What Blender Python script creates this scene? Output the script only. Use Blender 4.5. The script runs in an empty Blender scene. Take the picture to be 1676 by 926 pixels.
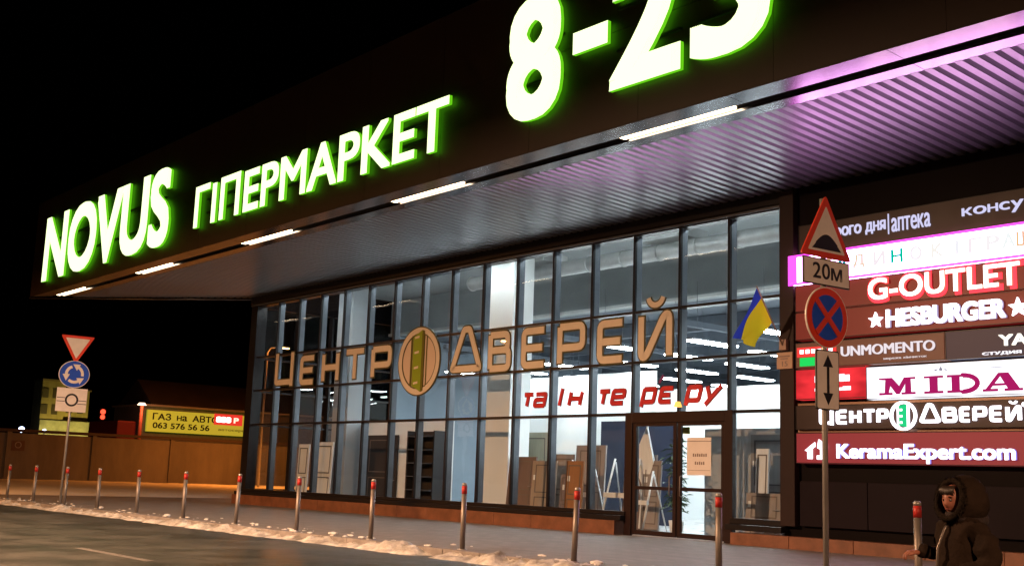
import bpy, bmesh, math, random
from mathutils import Vector, Matrix
rnd = random.Random(7)
C = bpy.context.scene.collection
sc = bpy.context.scene
D = 20.443            # distance of the glass front from the camera (y)

# ---------------------------------------------------------------- camera
cam = bpy.data.cameras.new('camera'); camo = bpy.data.objects.new('camera', cam); C.objects.link(camo)
cam.sensor_width = 36; cam.lens = 40.76; cam.clip_start = .05; cam.clip_end = 3000
yaw, pitch, roll = (math.radians(a) for a in (50.00489, 9.6084, 2.01582))
fwd = Vector((-math.sin(yaw)*math.cos(pitch), math.cos(yaw)*math.cos(pitch), math.sin(pitch)))
rt = Vector((math.cos(yaw), math.sin(yaw), 0)); up = rt.cross(fwd)
r2 = rt*math.cos(roll) + up*math.sin(roll); u2 = -rt*math.sin(roll) + up*math.cos(roll)
camo.matrix_world = Matrix(((r2.x, u2.x, -fwd.x, 0), (r2.y, u2.y, -fwd.y, 0), (r2.z, u2.z, -fwd.z, 1.2), (0, 0, 0, 1)))
sc.camera = camo
# ---------------------------------------------------------------- night sky
w = bpy.data.worlds.new('World'); sc.world = w; w.use_nodes = True
nt = w.node_tree; bg = nt.nodes['Background']
sky = nt.nodes.new('ShaderNodeTexSky'); sky.sky_type = 'NISHITA'; sky.sun_disc = False
sky.sun_elevation = math.radians(-4); sky.sun_rotation = math.radians(120)
nt.links.new(sky.outputs[0], bg.inputs[0]); bg.inputs[1].default_value = .004
# ---------------------------------------------------------------- exposure
sc.view_settings.view_transform = 'Standard'; sc.view_settings.look = 'None'
sc.view_settings.exposure = 0; sc.view_settings.gamma = 1; sc.view_settings.use_curve_mapping = False
sc.cycles.max_bounces = 8; sc.cycles.transparent_max_bounces = 16; sc.cycles.caustics_reflective = False
sc.cycles.caustics_refractive = False; sc.cycles.sample_clamp_indirect = 4

# ================================================================= materials
def mat(name, col, rough=.6, metal=0, em=None, es=0, noise=0, nscale=4, bump=0, bscale=30, spec=.5, streak=None, col2=None):
    m = bpy.data.materials.new(name); m.use_nodes = True
    n = m.node_tree.nodes; l = m.node_tree.links; b = n['Principled BSDF']
    b.inputs['Base Color'].default_value = (*col, 1); b.inputs['Roughness'].default_value = rough
    b.inputs['Metallic'].default_value = metal; b.inputs['Specular IOR Level'].default_value = spec
    if em: b.inputs['Emission Color'].default_value = (*em, 1); b.inputs['Emission Strength'].default_value = es
    if noise or bump:
        tc = n.new('ShaderNodeTexCoord')
    if noise:
        mp = n.new('ShaderNodeMapping'); mp.inputs['Scale'].default_value = streak or (1, 1, 1)
        l.new(tc.outputs['Object'], mp.inputs[0])
        t = n.new('ShaderNodeTexNoise'); t.inputs['Scale'].default_value = nscale; t.inputs['Detail'].default_value = 8
        t.inputs['Roughness'].default_value = .65
        l.new(mp.outputs[0], t.inputs['Vector'])
        r = n.new('ShaderNodeValToRGB'); r.color_ramp.elements[0].position = .3; r.color_ramp.elements[1].position = .72
        c2 = col2 or tuple(min(1, c*(1+noise)) for c in col)
        r.color_ramp.elements[0].color = (*(tuple(c*(1-noise) for c in col) if not col2 else col), 1); r.color_ramp.elements[1].color = (*c2, 1)
        l.new(t.outputs['Fac'], r.inputs[0]); l.new(r.outputs[0], b.inputs['Base Color'])
        rr = n.new('ShaderNodeMapRange'); rr.inputs[3].default_value = max(.02, rough-.12); rr.inputs[4].default_value = min(1, rough+.12)
        l.new(t.outputs['Fac'], rr.inputs[0]); l.new(rr.outputs[0], b.inputs['Roughness'])
    if bump:
        t2 = n.new('ShaderNodeTexNoise'); t2.inputs['Scale'].default_value = bscale; t2.inputs['Detail'].default_value = 6
        l.new(tc.outputs['Object'], t2.inputs['Vector'])
        bp = n.new('ShaderNodeBump'); bp.inputs['Strength'].default_value = bump; bp.inputs['Distance'].default_value = .02
        l.new(t2.outputs['Fac'], bp.inputs['Height']); l.new(bp.outputs[0], b.inputs['Normal'])
    return m

def emit(name, col, s):
    m = bpy.data.materials.new(name); m.use_nodes = True
    n = m.node_tree.nodes; l = m.node_tree.links; n.remove(n['Principled BSDF'])
    e = n.new('ShaderNodeEmission'); e.inputs[0].default_value = (*col, 1); e.inputs[1].default_value = s
    l.new(e.outputs[0], n['Material Output'].inputs[0]); return m

def glass_mat(name, tint, gl=1.0, rough=.012):
    m = bpy.data.materials.new(name); m.use_nodes = True
    n = m.node_tree.nodes; l = m.node_tree.links; n.remove(n['Principled BSDF'])
    t = n.new('ShaderNodeBsdfTransparent'); t.inputs[0].default_value = (*tint, 1)
    g = n.new('ShaderNodeBsdfGlossy'); g.inputs['Roughness'].default_value = rough; g.inputs[0].default_value = (gl, gl, gl, 1)
    ge = n.new('ShaderNodeNewGeometry'); dt = n.new('ShaderNodeVectorMath'); dt.operation = 'DOT_PRODUCT'
    l.new(ge.outputs['Normal'], dt.inputs[0]); l.new(ge.outputs['Incoming'], dt.inputs[1])
    def ma(op, a, b=None):
        k = n.new('ShaderNodeMath'); k.operation = op
        for i, q in enumerate((a, b)):
            if q is None: continue
            if isinstance(q, (int, float)): k.inputs[i].default_value = q
            else: l.new(q, k.inputs[i])
        return k.outputs[0]
    f = ma('ADD', ma('MULTIPLY', ma('POWER', ma('SUBTRACT', 1, ma('ABSOLUTE', dt.outputs['Value'])), 5), .9), .07)   # thin-pane reflectance
    tc = n.new('ShaderNodeTexCoord'); tx = n.new('ShaderNodeTexNoise'); tx.inputs['Scale'].default_value = .9
    bp = n.new('ShaderNodeBump'); bp.inputs['Strength'].default_value = .09; bp.inputs['Distance'].default_value = .05
    l.new(tc.outputs['Object'], tx.inputs['Vector']); l.new(tx.outputs['Fac'], bp.inputs['Height']); l.new(bp.outputs[0], g.inputs['Normal'])
    x = n.new('ShaderNodeMixShader'); l.new(f, x.inputs[0]); l.new(t.outputs[0], x.inputs[1]); l.new(g.outputs[0], x.inputs[2])
    l.new(x.outputs[0], n['Material Output'].inputs[0]); return m

def backlit(name, col, s, lo=.55, sc_=(1.2, 1, 3.0)):
    m = emit(name, col, s); n = m.node_tree.nodes; l = m.node_tree.links; e = [q for q in n if q.type == 'EMISSION'][0]
    tc = n.new('ShaderNodeTexCoord'); mp = n.new('ShaderNodeMapping'); mp.inputs['Scale'].default_value = sc_
    t = n.new('ShaderNodeTexNoise'); t.inputs['Scale'].default_value = 1.1; t.inputs['Detail'].default_value = 2
    r = n.new('ShaderNodeMapRange'); r.inputs[1].default_value = .35; r.inputs[2].default_value = .65; r.inputs[3].default_value = s*lo; r.inputs[4].default_value = s
    l.new(tc.outputs['Object'], mp.inputs[0]); l.new(mp.outputs[0], t.inputs['Vector']); l.new(t.outputs['Fac'], r.inputs[0]); l.new(r.outputs[0], e.inputs[1]); return m
M = {}
M['asphalt'] = mat('asphalt', (.034, .034, .031), .42, noise=.45, nscale=1.2, bump=.35, bscale=60)
M['paving'] = mat('paving', (.21, .18, .165), .6, noise=.3, nscale=2.5, bump=.2, bscale=40)
M['kerb'] = mat('kerb', (.22, .2, .19), .8, noise=.35, nscale=5, bump=.3)
M['snow'] = mat('snow', (.72, .7, .68), .7, noise=.0, bump=.9, bscale=9)
M['dirty_snow'] = mat('dirty_snow', (.16, .14, .12), .7, noise=.3, nscale=3.2, bump=1, bscale=16, col2=(.82, .8, .78))
M['concrete'] = mat('concrete', (.15, .135, .12), .85, noise=.3, nscale=.7, bump=.3, bscale=12, streak=(1, 1, .25))
M['granite'] = mat('granite', (.19, .075, .04), .45, noise=.35, nscale=3, bump=.05)
M['cladding'] = mat('cladding', (.006, .004, .0045), .5, spec=.05, noise=.25, nscale=.6)
M['fascia'] = mat('fascia', (.024, .011, .006), .55, noise=.25, nscale=.5)
M['frame'] = mat('frame', (.010, .008, .009), .35, spec=.25)
M['door_frame'] = mat('door_frame', (.022, .010, .009), .35, spec=.3)
M['alu'] = mat('alu', (.11, .125, .15), .36, metal=.4, noise=.12, nscale=3)
M['soffit'] = mat('soffit', (.24, .24, .25), .34, metal=.8)
M['trim'] = mat('trim', (.19, .19, .21), .2, metal=1)
M['black'] = mat('black', (.006, .006, .007), .6)
M['white_wall'] = mat('white_wall', (.78, .8, .8), .7, noise=.04, nscale=.6)
M['grey_wall'] = mat('grey_wall', (.34, .36, .38), .7, noise=.08, nscale=.5)
M['dark_ceiling'] = mat('dark_ceiling', (.11, .13, .16), .8, noise=.2, nscale=.4)
M['shop_ceiling'] = mat('shop_ceiling', (.34, .37, .38), .8, noise=.15, nscale=.4)
M['tile'] = mat('tile', (.4, .4, .4), .3, noise=.1, nscale=1)
M['duct'] = mat('duct', (.62, .64, .64), .45, metal=.3, noise=.15, nscale=1.5)
M['glass'] = glass_mat('glass', (.93, .965, .965), .7)
M['lamp_warm'] = emit('lamp_warm', (1, .74, .46), 11)
M['tube'] = emit('tube', (.88, .97, 1), 62)
M['sodium'] = emit('sodium', (1, .5, .16), 30)
M['galv'] = mat('galv', (.42, .4, .38), .45, metal=.6, noise=.2, nscale=6, streak=(1, 1, .2))
M['red_refl'] = mat('red_refl', (.5, .025, .02), .5, noise=.4, nscale=14)
M['steel'] = mat('steel', (.24, .21, .19), .5, metal=.55, noise=.15, nscale=8)
M['sign_white'] = mat('sign_white', (.85, .78, .74), .4, noise=.08, nscale=5)
M['sign_red'] = mat('sign_red', (.75, .06, .03), .4)
M['sign_blue'] = mat('sign_blue', (.02, .09, .62), .4)
M['sign_black'] = mat('sign_black', (.012, .01, .01), .5)
M['sign_back'] = mat('sign_back', (.3, .3, .3), .5, metal=.5)

# ================================================================= mesh helpers
def add_box(bm, x0, x1, y0, y1, z0, z1, mi=0):
    vs = [bm.verts.new(p) for p in ((x0,y0,z0),(x1,y0,z0),(x1,y1,z0),(x0,y1,z0),(x0,y0,z1),(x1,y0,z1),(x1,y1,z1),(x0,y1,z1))]
    for q in ((3,2,1,0),(4,5,6,7),(0,1,5,4),(1,2,6,5),(2,3,7,6),(3,0,4,7)):
        f = bm.faces.new([vs[i] for i in q]); f.material_index = mi
def add_tube(bm, pts, rad, n=12, mi=0):
    pts = [Vector(p) for p in pts]; rings = []
    rads = rad if isinstance(rad, (list, tuple)) else [rad]*len(pts)
    for i, p in enumerate(pts):
        d = (pts[min(i+1, len(pts)-1)] - pts[max(i-1, 0)]).normalized()
        a = d.orthogonal().normalized() if i == 0 else (prev - d*prev.dot(d)).normalized()
        prev = a; b = d.cross(a)
        rings.append([bm.verts.new(p + (a*math.cos(t)+b*math.sin(t))*rads[i]) for t in (2*math.pi*k/n for k in range(n))])
    for r, s in zip(rings, rings[1:]):
        for k in range(n):
            f = bm.faces.new((r[k], r[(k+1) % n], s[(k+1) % n], s[k])); f.smooth = True; f.material_index = mi
    bm.faces.new(rings[0][::-1]).material_index = mi; bm.faces.new(rings[-1]).material_index = mi
def add_prism(bm, poly, y0, y1, mi=0):
    """outline in (x,z), front at y0, back at y1"""
    n = len(poly)
    a = sum(poly[i][0]*poly[(i+1) % n][1]-poly[(i+1) % n][0]*poly[i][1] for i in range(n))
    if a < 0: poly = poly[::-1]
    f = [bm.verts.new((p[0], y0, p[1])) for p in poly]; b = [bm.verts.new((p[0], y1, p[1])) for p in poly]
    bm.faces.new(f).material_index = mi; bm.faces.new(b[::-1]).material_index = mi
    for i in range(n): bm.faces.new((f[i], b[i], b[(i+1) % n], f[(i+1) % n])).material_index = mi
def ribbon(bm, pts, wd, y0, y1, closed=False, mi=0):
    """flat stroke of width wd along (x,z) points with mitred corners"""
    P = [Vector((p[0], p[1])) for p in pts]; n = len(P); L = []; R = []
    for i in range(n):
        if closed: a, b = P[i-1], P[(i+1) % n]
        else: a, b = P[max(i-1, 0)], P[min(i+1, n-1)]
        d1 = (P[i]-a).normalized() if (P[i]-a).length > 1e-9 else (b-P[i]).normalized()
        d2 = (b-P[i]).normalized() if (b-P[i]).length > 1e-9 else d1
        n1 = Vector((-d1.y, d1.x)); n2 = Vector((-d2.y, d2.x)); m = n1+n2
        m = n1 if m.length < 1e-6 else m.normalized()
        k = min(1.6, 1/max(.3, m.dot(n1)))*wd/2
        L.append(P[i]+m*k); R.append(P[i]-m*k)
    def vv(p, y): return bm.verts.new((p.x, y, p.y))
    lf = [vv(p, y0) for p in L]; rf = [vv(p, y0) for p in R]; lb = [vv(p, y1) for p in L]; rb = [vv(p, y1) for p in R]
    rng = range(n) if closed else range(n-1)
    for i in rng:
        j = (i+1) % n
        for q in ((rf[i], rf[j], lf[j], lf[i]), (lb[i], lb[j], rb[j], rb[i]), (lf[i], lf[j], lb[j], lb[i]), (rf[j], rf[i], rb[i], rb[j])):
            bm.faces.new(q).material_index = mi
    if not closed:
        bm.faces.new((rf[0], lf[0], lb[0], rb[0])).material_index = mi; bm.faces.new((lf[-1], rf[-1], rb[-1], lb[-1])).material_index = mi
def rounded(pts, r, closed=False, n=4):
    out = []; N = len(pts)
    for i, p in enumerate(pts):
        p = Vector(p)
        if not closed and i in (0, N-1): out.append(tuple(p)); continue
        a = Vector(pts[i-1]); b = Vector(pts[(i+1) % N])
        ra = min(r, (a-p).length*.45); rb = min(r, (b-p).length*.45)
        s = p+(a-p).normalized()*ra; e = p+(b-p).normalized()*rb
        for k in range(n+1):
            t = k/n; out.append(tuple(s*(1-t)**2+p*2*t*(1-t)+e*t*t))
    return out
def circle(cx, cz, rx, rz, n=40, a0=0, a1=2*math.pi):
    full = abs(a1-a0-2*math.pi) < 1e-6
    return [(cx+rx*math.cos(a0+(a1-a0)*k/(n if full else n-1)), cz+rz*math.sin(a0+(a1-a0)*k/(n if full else n-1))) for k in range(n)]
def obj(name, bm, mats, parent=None, bevel=0, loc=None):
    bmesh.ops.recalc_face_normals(bm, faces=bm.faces[:])
    me = bpy.data.meshes.new(name); bm.to_mesh(me); bm.free()
    for m in (mats if isinstance(mats, (list, tuple)) else [mats]): me.materials.append(M[m] if isinstance(m, str) else m)
    o = bpy.data.objects.new(name, me); C.objects.link(o)
    if parent: o.parent = parent
    if loc: o.location = loc
    if bevel:
        b = o.modifiers.new('edge', 'BEVEL'); b.width = bevel; b.segments = 2; b.limit_method = 'ANGLE'
    return o
def boxes(name, lst, m, parent=None, bevel=0):
    bm = bmesh.new()
    for b in lst: add_box(bm, *b)
    return obj(name, bm, m, parent, bevel)
def tag(o, label, cat, group=None):
    o['label'] = label; o['category'] = cat
    if group: o['group'] = group
    return o
def thing(name, label, cat, group=None, loc=(0, 0, 0), rz=0):
    o = bpy.data.objects.new(name, None); C.objects.link(o); o.location = loc; o.rotation_euler = (0, 0, rz); o.empty_display_size = .2
    return tag(o, label, cat, group)
def struct(o): o['kind'] = 'structure'; return o
def dup(root, loc, label=None):
    r = root.copy(); C.objects.link(r); r.location = loc
    if label: r['label'] = label
    for ch in list(root.children):
        c = ch.copy(); C.objects.link(c); c.parent = r
        for g in list(ch.children):
            d = g.copy(); C.objects.link(d); d.parent = c
    return r
def lettering(name, body, x0, x1, z0, z1, yf, dep, m, parent, off=0., side=None, back=None, shear=0, space=1.0):
    """text fitted to the box x0..x1, z0..z1 of a wall facing -y; its face at yf, dep thick"""
    def glyphs(txt):
        c = bpy.data.curves.new('t', 'FONT'); c.body = txt; c.extrude = .5; c.shear = shear; c.space_character = space; c.resolution_u = 5
        t = bpy.data.objects.new('t', c); C.objects.link(t)
        q = bpy.data.meshes.new_from_object(t.evaluated_get(bpy.context.evaluated_depsgraph_get()))
        bpy.data.objects.remove(t); bpy.data.curves.remove(c); return q
    cyr = any('А' <= q <= 'я' or q in 'Іі' for q in body)
    if cyr and any('а' <= q <= 'я' for q in body):
        # small Cyrillic letters set one by one: clean Latin twins scaled to the same x-height
        twin = dict(zip('аеосрухі', 'aeocpyxi')); bm = bmesh.new(); pen = 0
        for ch_ in body:
            if ch_ == ' ': pen += .3; continue
            g_ = glyphs('H' if ch_ == 'н' else twin.get(ch_, ch_)); k_ = 1.19 if ch_ in twin else 1
            hx = [v.co.x for v in g_.vertices]; h0, h1 = min(hx), max(hx)
            sx, sy = (.75, .80) if ch_ == 'н' else (k_, k_)
            n0 = len(bm.verts); bm.from_mesh(g_); bm.verts.ensure_lookup_table(); bpy.data.meshes.remove(g_)
            for v in bm.verts[n0:]: v.co.x = pen+(v.co.x-h0)*sx; v.co.y *= sy
            pen += (h1-h0)*sx+.085
        src = bpy.data.meshes.new(name); bm.to_mesh(src); bm.free()
    else:
        if cyr: body = body.translate(str.maketrans('РЕМАКТНІОС', 'PEMAKTHIOC'))
        src = glyphs(body)
    me = src
    if off:   # heavier weight: the outline is swept round a small square
        bm = bmesh.new(); q_ = 6 if off > .025 else 2
        ring = [(-1+2*i/q_, sg) for i in range(q_+1) for sg in (-1, 1)]+[(sg, -1+2*i/q_) for i in range(1, q_) for sg in (-1, 1)]
        for k, (cx_, cz_) in enumerate(ring):
            n0 = len(bm.verts); bm.from_mesh(src); bm.verts.ensure_lookup_table()
            for v in bm.verts[n0:]: v.co += Vector((cx_*off*.88, cz_*off*.88, -.0016*k/max(dep, .01)*.3))
        me = bpy.data.meshes.new(name); bm.to_mesh(me); bm.free(); bpy.data.meshes.remove(src)
    xs = [v.co.x for v in me.vertices]; ys = [v.co.y for v in me.vertices]
    ax, bx_, ay, by = min(xs), max(xs), min(ys), max(ys)
    for v in me.vertices:
        x, y, z = v.co
        v.co = (x0+(x-ax)/(bx_-ax)*(x1-x0), yf+(.5-z)*dep, z0+(y-ay)/(by-ay)*(z1-z0))
    me.materials.clear()
    for q in (m, side or m, back or side or m): me.materials.append(M[q] if isinstance(q, str) else q)
    me.update()
    for p in me.polygons:
        p.material_index = 0 if p.normal.y < -.7 else (2 if p.normal.y > .7 else 1)
    me.name = name; o = bpy.data.objects.new(name, me); C.objects.link(o)
    if parent: o.parent = parent
    return o

# ================================================================= ground
bm = bmesh.new()
for (x0, x1, y0, y1) in ((-400, 60, -200, 12.1), (-46, 60, 12.1, 20.0)):
    vs = [bm.verts.new(p) for p in ((x0, y0, -.12), (x1, y0, -.12), (x1, y1, -.12), (x0, y1, -.12))]
    if y1 < 13: bm.faces.new(vs)
struct(obj('road', bm, 'asphalt'))
bm = bmesh.new(); add_box(bm, -700, 400, -500, 900, -.6, -.2)
struct(obj('ground', bm, mat('earth', (.04, .035, .03), .9, noise=.3, nscale=.3)))
am = M['asphalt']; n = am.node_tree.nodes; l = am.node_tree.links; pb = n['Principled BSDF']
tc = n.new('ShaderNodeTexCoord'); vo = n.new('ShaderNodeTexVoronoi'); vo.feature = 'DISTANCE_TO_EDGE'; vo.inputs['Scale'].default_value = .22
nz = n.new('ShaderNodeTexNoise'); nz.inputs['Scale'].default_value = 1.1; nz.inputs['Detail'].default_value = 6
ad = n.new('ShaderNodeMix'); ad.data_type = 'VECTOR'; ad.inputs[0].default_value = .35
l.new(tc.outputs['Object'], nz.inputs['Vector']); l.new(tc.outputs['Object'], ad.inputs[4]); l.new(nz.outputs['Color'], ad.inputs[5]); l.new(ad.outputs[1], vo.inputs['Vector'])
cr = n.new('ShaderNodeMapRange'); cr.inputs[1].default_value = 0; cr.inputs[2].default_value = .008; cr.inputs[3].default_value = .35; cr.inputs[4].default_value = 1; l.new(vo.outputs['Distance'], cr.inputs[0])
st = n.new('ShaderNodeTexNoise'); st.inputs['Scale'].default_value = .35; st.inputs['Detail'].default_value = 9; st.inputs['Roughness'].default_value = .7; l.new(tc.outputs['Object'], st.inputs['Vector'])
sr = n.new('ShaderNodeMapRange'); sr.inputs[1].default_value = .38; sr.inputs[2].default_value = .66; sr.inputs[3].default_value = .45; sr.inputs[4].default_value = 2.0; l.new(st.outputs['Fac'], sr.inputs[0])
gr = n.new('ShaderNodeTexNoise'); gr.inputs['Scale'].default_value = 45; l.new(tc.outputs['Object'], gr.inputs['Vector'])
gm = n.new('ShaderNodeMapRange'); gm.inputs[1].default_value = .3; gm.inputs[2].default_value = .7; gm.inputs[3].default_value = .6; gm.inputs[4].default_value = 1.4; l.new(gr.outputs['Fac'], gm.inputs[0])
m1 = n.new('ShaderNodeMath'); m1.operation = 'MULTIPLY'; l.new(cr.outputs[0], m1.inputs[0]); l.new(sr.outputs[0], m1.inputs[1])
m2 = n.new('ShaderNodeMath'); m2.operation = 'MULTIPLY'; l.new(m1.outputs[0], m2.inputs[0]); l.new(gm.outputs[0], m2.inputs[1])
vm = n.new('ShaderNodeVectorMath'); vm.operation = 'SCALE'; rampa = [x for x in n if x.type == 'VALTORGB'][0]
l.new(rampa.outputs[0], vm.inputs[0]); l.new(m2.outputs[0], vm.inputs['Scale']); l.new(vm.outputs[0], pb.inputs['Base Color'])
wr = n.new('ShaderNodeMapRange'); wr.inputs[1].default_value = .4; wr.inputs[2].default_value = .62; wr.inputs[3].default_value = .36; wr.inputs[4].default_value = .62; l.new(st.outputs['Fac'], wr.inputs[0]); l.new(wr.outputs[0], pb.inputs['Roughness'])
# pavement slabs with joints
pm = M['paving']; n = pm.node_tree.nodes; l = pm.node_tree.links
tc = n.new('ShaderNodeTexCoord'); bt = n.new('ShaderNodeTexBrick'); bt.inputs['Scale'].default_value = 1
bt.inputs['Brick Width'].default_value = .4; bt.inputs['Row Height'].default_value = .2; bt.inputs['Mortar Size'].default_value = .008
bt.inputs['Color1'].default_value = (1, 1, 1, 1); bt.inputs['Color2'].default_value = (.82, .82, .82, 1); bt.inputs['Mortar'].default_value = (.45, .45, .45, 1)
l.new(tc.outputs['Object'], bt.inputs['Vector'])
mx = n.new('ShaderNodeMix'); mx.data_type = 'RGBA'; mx.blend_type = 'MULTIPLY'; mx.inputs[0].default_value = 1
ramp = [x for x in n if x.type == 'VALTORGB'][0]
l.new(ramp.outputs[0], mx.inputs[6]); l.new(bt.outputs['Color'], mx.inputs[7]); l.new(mx.outputs[2], n['Principled BSDF'].inputs['Base Color'])
struct(boxes('pavement', [(-46, 30, 12.25, D+.2, -.3, 0), (-46, -39.3, D+.2, 60, -.3, 0)], 'paving'))
struct(boxes('kerb', [(-46+i*1.0+.004, -45+i*1.0-.004, 12.1, 12.247, -.3, .012+rnd.uniform(-.004, .004)) for i in range(76)], 'kerb', bevel=.015))
# snowy lawn to the far wall
bm = bmesh.new(); nx, ny = 60, 60; g = {}
for i in range(nx+1):
    for j in range(ny+1):
        x = -46.0-i*(39.2/nx); y = 12.0+j*(60/ny)
        edge = min(1, (i)/3, j/3)
        g[i, j] = bm.verts.new((x, y, -.13+edge*(.16+rnd.uniform(-.03, .05)) ))
for i in range(nx):
    for j in range(ny):
        f = bm.faces.new((g[i, j], g[i+1, j], g[i+1, j+1], g[i, j+1])); f.smooth = True
struct(obj('snow_field', bm, 'snow'))
# snow bank along the kerb
bm = bmesh.new(); g = {}
NX, NY = 1000, 16
from mathutils import noise as mn
for i in range(NX+1):
    x = -46+i*(34.2/NX)
    big = mn.noise(Vector((x*.55, 3.1, 0)))*.5+.5; end = min(1, (-11.8-x)/.5+.02, 1)
    big = max(.02, -.12+1.7*big+.5*mn.noise(Vector((x*1.7, 8.8, 0)))-.12+.5*math.exp(-((x+13.6)/1.3)**2))
    for j in range(NY+1):
        t = j/NY; y = 11.62+t*.95
        prof = max(0, math.sin(math.pi*t))**.8
        nz = mn.noise(Vector((x*2.3, y*2.6, 1)))*.5+mn.noise(Vector((x*6, y*6, 5)))*.3+mn.noise(Vector((x*15, y*15, 9)))*.2
        lump = max(0, mn.noise(Vector((x*4.5, y*4.5, 31))))*.10
        z = -.165+prof*(.17*big+.17*nz*big+lump*.8)*end - (.05 if end < .1 else 0)
        g[i, j] = bm.verts.new((x+rnd.uniform(-.01, .01), y+rnd.uniform(-.01, .01), z))
for i in range(NX):
    for j in range(NY):
        f = bm.faces.new((g[i, j], g[i+1, j], g[i+1, j+1], g[i, j+1])); f.smooth = True
o = obj('snow_bank', bm, 'dirty_snow'); o['kind'] = 'stuff'; o['label'] = 'dirty ridge of shovelled snow lying along the kerb'
# crumbs of snow on the pavement
bm = bmesh.new()
for k in range(130):
    x = rnd.uniform(-45, -10); y = 12.3+abs(rnd.gauss(0, .5)); r = rnd.uniform(.012, .05)*(1 if rnd.random() < .93 else 2)
    if y > 19.9: continue
    mt = Matrix.Translation((x, y, r*.15)) @ Matrix.Diagonal((rnd.uniform(.8, 2.4), rnd.uniform(.8, 1.6), .5, 1))
    bmesh.ops.create_icosphere(bm, subdivisions=1, radius=r, matrix=mt)
o = obj('snow_crumbs', bm, 'snow'); o['kind'] = 'stuff'; o['label'] = 'small lumps of snow scattered over the pavement'
# lane marking
struct(boxes('road_marking', [(-34-i*7.5, -31.2-i*7.5, 7.0, 7.14, -.12, -.116) for i in range(-3, 9)], mat('worn_paint', (.11, .105, .1), .7, noise=.5, nscale=8)))

# ================================================================= shop building
S = 1.4830345; X0 = -38.9032; XR = -15.17          # glass bays
ZB, ZC, ZBB, ZA, ZT = .55, 2.86, 4.10, 5.33, 7.23   # sill, three transoms, head
shop = thing('shop_building', 'wide dark shop building with a lit glass front and a deep canopy', 'building', loc=(-27, D, 0))
shop.location = (0, 0, 0)
XD0, XD1 = X0+13*S, X0+15*S                        # door bays
for (xa, xb, zt_) in ((-39.45, XD0-.22, .33), (XD1+.3, 8, .25)):
    k_ = round((xb-xa)/1.5); w_ = (xb-xa)/k_
    for k in range(k_): boxes('plinth_slab', [(xa+k*w_+.004, xa+(k+1)*w_-.004, D-.36+rnd.uniform(-.003, .003), D+.1, -.05, zt_)], 'granite', shop, .008)
boxes('window_sill', [(-39.4, XD0-.1, D-.30, D+.06, .332, .45), (-39.42, XD0-.1, D-.16, D+.05, .452, .55), (XD1+.1, XR+.1, D-.30, D+.06, .30, .42), (XD1+.1, XR+.1, D-.14, D+.05, .422, .55)], 'frame', shop, .01)
# glass front: one bay after the other, each with its panes and its mullion
rows = [(ZB, ZC), (ZC, ZBB), (ZBB, ZA), (ZA, ZT)]
def mullion(parent, x, z0):
    bm = bmesh.new(); add_box(bm, x-.03, x+.03, D-.07, D+.008, z0, ZT, 0); add_box(bm, x-.028, x+.028, D+.01, D+.19, z0, ZT, 1)
    return obj('mullion', bm, ['frame', 'alu'], parent)
bays = []
for i in range(16):
    x0 = X0+i*S; x1 = min(X0+(i+1)*S, XR)
    inds = i in (13, 14)
    bm = bmesh.new()
    for (za, zb) in rows:
        if inds and za == ZB: continue
        vs = [bm.verts.new(p) for p in ((x0+.028, D+.009, za+.028), (x1-.028, D+.009, za+.028), (x1-.028, D+.009, zb-.028), (x0+.028, D+.009, zb-.028))]
        bm.faces.new(vs)
    b = obj('window_bay', bm, 'glass', shop)
    if i: mullion(b, x0, ZC+.02 if i == 14 else ZB)
    for z in (ZC, ZBB, ZA): boxes('transom', [(x0+.032, x1-.032, D-.06, D+.2, z-.03, z+.03)], 'frame', b)
boxes('window_head', [(-39.45, XR+.4, D-.08, D+.2, ZT, ZT+.12), (-39.45, XR+.4, D-.14, D+.18, ZT+.123, 7.895)], 'frame', shop)
boxes('head_rail', [(-39.4, XR+.3, D-.15, D-.09, ZT+.03, ZT+.075)], 'alu', shop)
# left corner post and the side wall going back, glazed in its first bays
boxes('corner_post', [(-39.42, -38.95, D-.1, D+.3, .55, ZT)], 'frame', shop)
for k in range(4):
    y0 = D+.3+k*1.5
    bm = bmesh.new()
    for (za, zb) in rows: bm.faces.new([bm.verts.new(p) for p in ((-39.3, y0, za), (-39.3, y0+1.5, za), (-39.3, y0+1.5, zb), (-39.3, y0, zb))])
    b = obj('window_bay', bm, 'glass', shop)
    boxes('mullion', [(-39.36, -39.1, y0+1.46, y0+1.54, .55, ZT)], 'frame', b)
    for z in (ZC, ZBB, ZA): boxes('transom', [(-39.35, -39.2, y0, y0+1.455, z-.03, z+.03)], 'frame', b)
boxes('side_wall', [(-39.4, -39.1, D+6.35, D+44, 0, 8.6), (-39.4, -39.1, D+.3, D+6.35, ZT, 8.6), (-39.42, -39.1, D+.1, D+6.35, 0, .55)], 'cladding', shop)
# wall with the tenants' signs
boxes('facade_wall', [(XR, 9, D-.05, D+.3, .25, 7.89)], 'cladding', shop)
boxes('wall_pier', [(XR+.02, -14.78, D-.22, D-.052, .45, 7.58)], mat('pier', (.02, .009, .009), .5, spec=.2, noise=.2, nscale=1), shop, .01)
boxes('lower_panel', [(-14.7+i*1.6, -14.7+i*1.6+1.585, D-.16, D-.052, .47, 1.38) for i in range(14)], mat('lower_panel', (.012, .008, .011), .45, spec=.06, noise=.2, nscale=.7), shop, .006)
boxes('wall_rail', [(-14.7, 8, D-.2, D-.052, z, z+.05) for z in (2.92, 2.37)], mat('bronze_rail', (.2, .12, .08), .4, metal=.5), shop)
boxes('roof_slab', [(-39.4, 9, D-.1, D+44, 8.6, 8.9)], 'black', shop)
boxes('back_wall', [(-39.4, 9, D+44, D+44.3, 0, 8.6), (8.7, 9, D+.3, D+44, 0, 8.6)], 'cladding', shop)

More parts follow.
